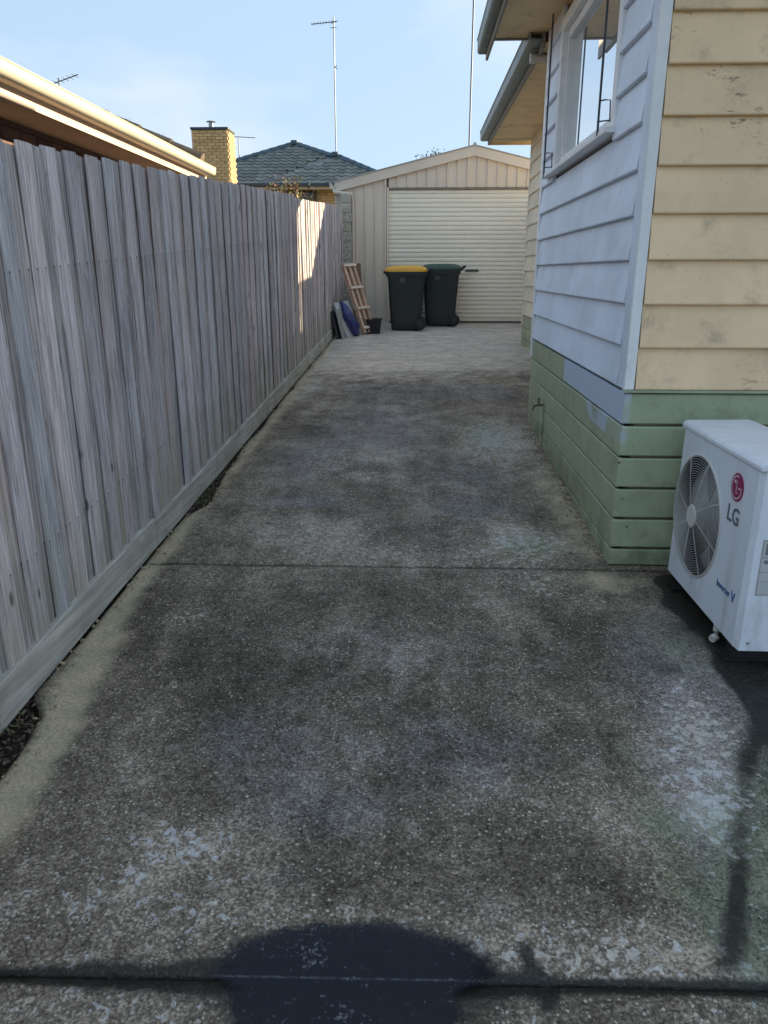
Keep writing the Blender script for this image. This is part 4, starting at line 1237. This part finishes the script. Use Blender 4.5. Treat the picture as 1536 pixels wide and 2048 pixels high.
for k in range(5):
    y0, y1 = -3+2.44*k+.003, min(-3+2.44*(k+1)-.003, NE)
    MB().box((-2.83, y0, 2.704), (NX-.151, y1, 2.714)).build('soffit_panel', M['soffit_tan'], nb)
MB().box((-2.815, -3, 2.665), (-2.785, NE-.3, 2.703)).build('cornice', M['brown_frame'], nb)
MB().box((-9, -3, 0), (-2.80, NE-.45, 2.7)).build('wall', M['mortar_dark'], nb)
bk = MB().box((-.012, -.115, 0), (.0, .115, .076)).mesh('brick', M['dark_brick'])
for c in range(5):
    z = 2.585-.086*c
    y = 3.4+(.12 if c % 2 else 0)
    while y < NE-.6:
        inst('brick', bk, nb, (-2.789, y, z)); y += .24
pt2 = .42
b = MB(); z_ = 2.86
b.add([(NX-.06, -3, z_), (NX-.06, NE+.08, z_), (-6, NE+.08, z_+pt2*3.64), (-6, -3, z_+pt2*3.64), (-9.7, -3, z_), (-9.7, NE+.08, z_), (NX-.06, -3, z_-.03), (NX-.06, NE+.08, z_-.03), (-6, NE+.08, z_+pt2*3.64-.1), (-6, -3, z_+pt2*3.64-.1), (-9.7, -3, z_-.03), (-9.7, NE+.08, z_-.03)],
      [(0, 1, 2, 3), (3, 2, 5, 4), (6, 9, 8, 7), (9, 10, 11, 8), (0, 6, 7, 1), (1, 7, 8, 2), (2, 8, 11, 5), (4, 5, 11, 10), (0, 3, 9, 6), (3, 4, 10, 9)])
b.build('roof', M['tile_terracotta'], nb)
cap = MB().tube([(0, 0, 0), (-.36, 0, .36*pt2)], [.085, .07], 10).mesh('verge_tile', M['tile_terracotta'], smooth=True)
for k in range(10):
    inst('verge_tile', cap, nb, (NX-.16-.35*k, NE+.02, z_+.05+.35*k*pt2+.02))
MB().box((-9, NE-.45, 0), (-2.80, NE-.4, 2.70)).build('wall', M['mortar_dark'], nb)
# weeds rooted in the gutter
wi = 0
for (yw, hgt, lab) in [(5.05, .06, 'tiny weed in the cream gutter, nearest the left edge'), (5.35, .05, 'second tiny weed from the left in the cream gutter'), (6.55, .10, 'low weed at the middle of the cream gutter'), (7.45, .13, 'bushiest weed in the cream gutter near the chimney'), (8.2, .06, 'small weed at the far end of the cream gutter')]:
    b = MB()
    for _ in range(14):
        p = Vector((NX-.05+rl.uniform(-.02, .02), yw+rl.uniform(-.05, .05), 2.80)); q = p+Vector((rl.uniform(-.04, .04), rl.uniform(-.06, .06), hgt*rl.uniform(.5, 1)))
        b.tube([p, q], [.0016, .001], 4)
        leaf(b, q, .022, .010, rl.uniform(0, 6.3), rl.uniform(-.8, .8), 0)
    tag(b.build('gutter_weed', M['weed']), lab, 'weed', 'weeds rooted in the gutter')

# ------------------------------------------------------------------ tiled house behind
bh = empty('tiled_brick_house', (-4.5, 31, gz(28)), 'yellow brick house with blue-grey tiled hip roof behind the fence', 'house')
BY, BZ = 28.0, 4.62
# walls
MB().box((-9.2, BY+.6, .8), (-1.2, 36, BZ-.1)).build('wall', M['mortar'], bh)
bm_ = MB().box((0, -.05, 0), (.23, .012, .076)).mesh('brick', M['yellow_brick'])
for c in range(9):
    z = 3.72+.086*c
    x = -3.53+(.12 if c % 2 else 0)
    while x < -1.45:
        inst('brick', bm_, bh, (x, BY+.598, z)); x += .24
wn = MB().box((-5.75, BY+.52, 3.2), (-3.58, BY+.599, 4.46)).build('window', M['brown_frame'], bh)
MB().box((-5.70, BY+.50, 3.25), (-4.68, BY+.519, 4.42)).build('pane', M['window_dark'], wn)
MB().box((-4.62, BY+.50, 3.25), (-3.66, BY+.519, 4.42)).build('pane', M['window_dark'], wn)
MB().box((-9.3, BY-.02, BZ-.13), (-1.0, BY+.62, BZ-.105)).build('soffit', M['eave_peach'], bh)
MB().box((-9.3, BY-.045, BZ-.17), (-1.0, BY-.02, BZ-.03)).build('fascia', M['eave_peach'], bh)
MB().box((-9.35, BY-.15, BZ-.075), (-1.0, BY-.046, BZ+.035)).build('gutter', M['gutter_dark'], bh, bevel=.015)
# roofs: A the main hip, B the nearer wing
PIT = .45
A0 = dict(x0=-9.0, x1=-.6, yf=BY, xr=-4.82, yr=32.1, zr=BZ+1.86)
B0 = dict(x0=-5.55, x1=-.6, yf=BY-.02, xr=-3.07, yr=30.5, zr=BZ+1.215)
roofm = MB()
roofm.add([(A0['x0'], A0['yf'], BZ), (A0['x1'], A0['yf'], BZ), (A0['xr'], A0['yr'], A0['zr']), (A0['x0'], 40, BZ), (A0['x1'], 40, BZ), (A0['xr'], 36, A0['zr'])],
          [(0, 1, 2), (0, 2, 5, 3), (1, 4, 5, 2), (3, 5, 4), (0, 3, 4, 1)])
roofm.add([(B0['x0'], B0['yf'], BZ+.005), (B0['x1'], B0['yf'], BZ+.005), (B0['xr'], B0['yr'], B0['zr']), (B0['xr'], 35, B0['zr']), (B0['x0'], 35, BZ), (B0['x1'], 35, BZ)],
          [(0, 1, 2), (0, 2, 3, 4), (1, 5, 3, 2), (4, 3, 5), (0, 4, 5, 1)])
rf_ = roofm.build('roof', M['tile_grey'], bh)
# tiles: one curved tile mesh, laid in courses up the two front faces
TW, TG = .315, .345
def tile_mesh():
    b = MB(); vs = []
    N_ = 7
    for j, (v, dz) in enumerate(((0, .0), (1, .028))):        # v along slope upward; butt end raised
        for i in range(N_):
            u = i/(N_-1)
            h = .020*math.cos(u*4*math.pi*.5*1.0)*.9
            vs.append((u*TW, v*TG*1.02, h+(.034 if j == 0 else .006)))
    for i in range(N_):
        u = i/(N_-1)
        vs.append((u*TW, 0, .020*math.cos(u*2*math.pi)*.9-.004))
    fs = [(i, i+1, N_+i+1, N_+i) for i in range(N_-1)] + [(2*N_+i, 2*N_+i+1, i+1, i) for i in range(N_-1)]
    b.add(vs, fs)
    return b.mesh('roof_tile', M['tile_grey'])
tme = tile_mesh()
def lay(Rf, keep=lambda x, t: True):
    run = math.hypot(Rf['yr']-Rf['yf'], Rf['zr']-BZ)
    sl = math.atan2(Rf['zr']-BZ, Rf['yr']-Rf['yf'])
    n = int(run/TG)
    c_ = 0
    for r_ in range(n):
        t = r_*TG/run
        xa = Rf['x0']+(Rf['xr']-Rf['x0'])*t; xb = Rf['x1']+(Rf['xr']-Rf['x1'])*t
        x = math.ceil(xa/TW)*TW
        while x < xb-TW*.6:
            if keep(x, t):
                inst('roof_tile', tme, rf_, (x, Rf['yf']+(Rf['yr']-Rf['yf'])*t, BZ+(Rf['zr']-BZ)*t+.012), (sl, 0, rf.uniform(-.012, .012)))
                c_ += 1
            x += TW
    return c_
def keepA(x, t):
    # skip what the wing hides and what lies behind the chimney or the garage
    z = t*(A0['zr']-BZ)
    inB = (x > B0['x0']+(B0['xr']-B0['x0'])*min(1, t*1.15)+.1)
    return x > -7.0 and not (inB and t < .63)
ta = lay(A0, keepA)
tb = lay(B0, lambda x, t: x < -1.2)
# hip and ridge capping
capm = MB().tube([(0, 0, 0), (0, .42, 0)], [.11, .095], 8).mesh('ridge_tile', M['ridge_tile'], smooth=True)
def capline(p, q, parent=rf_):
    p, q = Vector(p), Vector(q); d = q-p; n = max(1, int(d.length/.40))
    rot = d.to_track_quat('Y', 'Z').to_euler()
    for k in range(n): inst('ridge_tile', capm, parent, p+d*(k/n)+Vector((0, 0, .03)), rot)
capline((-7.9, BY+1.1, BZ+.49), (A0['xr'], A0['yr'], A0['zr'])); capline((-2.6, BY+2.16, BZ+.98), (A0['xr'], A0['yr'], A0['zr']))
capline((A0['xr'], A0['yr'], A0['zr']+.01), (A0['xr'], 36, A0['zr']+.01))
capline((-.9, BY+.3, BZ+.15), (B0['xr'], B0['yr'], B0['zr'])); capline((B0['xr'], B0['yr'], B0['zr']+.01), (B0['xr'], 33.0, B0['zr']+.01))
for Rf in (A0, B0):
    MB().box((Rf['xr']-.13, Rf['yr']-.22, Rf['zr']-.02), (Rf['xr']+.13, Rf['yr']+.25, Rf['zr']+.14)).build('ridge_end', M['ridge_tile'], rf_, bevel=.04)
# chimney
ch = MB().box((-6.90, 25.03, 1.0), (-5.83, 25.85, 5.86)).build('chimney', M['mortar'], bh)
cbm = MB().box((0, -.03, 0), (.23, .01, .076)).mesh('brick', M['yellow_brick'])
cbs = MB().box((-.01, 0, 0), (.03, .11, .076)).mesh('brick', M['yellow_brick'])
cbl = MB().box((-.01, 0, 0), (.03, .23, .076)).mesh('brick', M['yellow_brick'])
half = MB().box((0, -.03, 0), (.11, .01, .076)).mesh('brick', M['yellow_brick'])
for c in range(18):
    z = 5.76-.086*c-.0
    if c % 2 == 0:
        xs_ = [(-6.925+.2475*k, cbm) for k in range(4)] + [(-6.925+.99, half)]
    else:
        xs_ = [(-6.925, half)] + [(-6.925+.1275+.2475*k, cbm) for k in range(4)]
    for x, me in xs_: inst('brick', me, ch, (x, 25.025, z))
    y = 25.01+(.0 if c % 2 else .12)
    while y < 25.75:
        inst('brick', cbl, ch, (-5.828, y, z)); y += .245
MB().box((-6.95, 24.97, 5.86), (-5.78, 25.9, 5.93)).build('chimney_cap', M['gutter_dark'], ch, bevel=.01)
b = MB(); b.cyl((-6.40, 25.4, 5.93), (-6.40, 25.4, 6.10), .075, 16); b.cyl((-6.40, 25.4, 6.10), (-6.40, 25.4, 6.14), .035, 10); b.cyl((-6.40, 25.4, 6.14), (-6.40, 25.4, 6.165), .15, 18, .10)
b.build('chimney_cowl', M['grey_metal'], ch, smooth=True)

# ------------------------------------------------------------------ television aerials and mast
def aerial(base, h, boom_a, boom_b, n_el, el, label, r=.022, extra=None):
    o = empty('television_aerial', base, label, 'aerial', 'aerials on the roofs')
    bx_, by_, bz_ = base
    MB().tube([(bx_, by_, bz_), (bx_, by_, bz_+h)], r, 8).build('mast', M['aerial'], o, smooth=True)
    if boom_a is not None:
        a, c = Vector(base)+Vector(boom_a), Vector(base)+Vector(boom_b)
        bo = MB().tube([a, c], r*.8, 6).build('boom', M['aerial'], o)
        for k in range(n_el):
            p = a+(c-a)*((k+.3)/n_el)
            MB().tube([p-Vector((0, el, 0)), p+Vector((0, el, 0))], r*.4, 5).build('element', M['aerial'], bo)
    if extra:
        for e in extra:
            MB().tube([Vector(base)+Vector(q) for q in e], r*.6, 6).build('bracket', M['aerial'], o)
    return o
aerial((-3.09, 31.0, 5.85), 4.62, (-.82, 0, 4.42), (.12, 0, 4.50), 9, .16, 'tall thin television aerial mast on the blue-grey tiled roof', .020,
       [((-.13, 0, 4.3), (.1, 0, 4.3)), ((-.1, 0, 4.44), (.15, 0, 4.52)), ((0, 0, 3.02), (.10, 0, 3.10)), ((0, 0, 3.06), (.11, 0, 2.98))])
aerial((-6.80, 31.0, 4.9), 1.73, (-.42, 0, 1.72), (.66, 0, 1.66), 8, .14, 'short television aerial just right of the brick chimney', .016)
aerial((-5.21, 12.0, 3.7), .70, (-.12, -.04, .60), (.25, .1, .76), 6, .12, 'small television aerial above the cream gutter at left', .010)
o = MB().tube([(1.25, 20, 1.2), (1.25, 20, 12.5)], .021, 10).build('antenna_mast', M['aerial'], smooth=True)
tag(o, 'tall plain metal mast rising behind the garage roof', 'mast')

# ------------------------------------------------------------------ plants
def branchy(root, base, n, L, spread, rs, leafmats, nl, ll, up=.8):
    rr = random.Random(rs)
    b = MB(); tips = []
    for k in range(n):
        a = rr.uniform(0, 6.3); p = Vector(base); pts = [p]
        d = Vector((math.cos(a)*spread, math.sin(a)*spread, up)).normalized()
        for s_ in range(4):
            d = (d+Vector((rr.uniform(-.25, .25), rr.uniform(-.25, .25), rr.uniform(-.05, .2)))).normalized()
            p = p+d*L/4*rr.uniform(.7, 1.2); pts.append(p)
        b.tube(pts, [.012, .01, .008, .005, .003], 5)
        tips += pts[2:]
    b.build('stems', M['bark'], root)
    for mi, lm in enumerate(leafmats):
        lb = MB()
        for _ in range(nl):
            p = rr.choice(tips)+Vector((rr.gauss(0, .05), rr.gauss(0, .05), rr.gauss(0, .05)))
            leaf(lb, p, ll*rr.uniform(.6, 1.3), ll*.4, rr.uniform(0, 6.3), rr.uniform(-1.2, 1.2), rr.uniform(-.8, .8))
        lb.build('foliage', M[lm], root)
sh = empty('shrub', (-1.60, 10.8, gz(10.8)), 'rust and yellow leaved shrub poking above the sunlit palings', 'shrub')
branchy(sh, (-1.74, 10.8, 1.97), 18, .88, .17, 5, ['leaf_rust', 'leaf_yellow'], 300, .065)
def tree(base, h, cr, label, rs):
    rr = random.Random(rs)
    t = empty('tree', base, label, 'tree', 'trees behind the garage')
    bx_, by_, bz_ = base
    b = MB(); b.tube([(bx_, by_, bz_), (bx_+.1, by_, bz_+h*.4), (bx_, by_, bz_+h*.75)], [.16, .12, .05], 8)
    for k in range(7):
        a = rr.uniform(0, 6.3); z = bz_+h*rr.uniform(.4, .7)
        b.tube([(bx_, by_, z), (bx_+math.cos(a)*cr*.7, by_+math.sin(a)*cr*.7, z+h*.22)], [.05, .015], 6)
    b.build('trunk', M['bark'], t)
    lb = MB()
    cl = [(bx_+rr.gauss(0, cr*.45), by_+rr.gauss(0, cr*.45), bz_+h*rr.uniform(.55, .98)-.1) for _ in range(22)]
    for c in cl:
        for _ in range(170):
            p = Vector(c)+Vector((rr.gauss(0, .2), rr.gauss(0, .2), rr.gauss(0, .13)))
            leaf(lb, p, rr.uniform(.07, .15), .055, rr.uniform(0, 6.3), rr.uniform(-1, 1), rr.uniform(-.8, .8))
    lb.build('crown', M['leaf_green'], t)
tree((.42, 32, 1.8), 4.42, .40, 'dark green tree top peeping over the garage roof', 4)
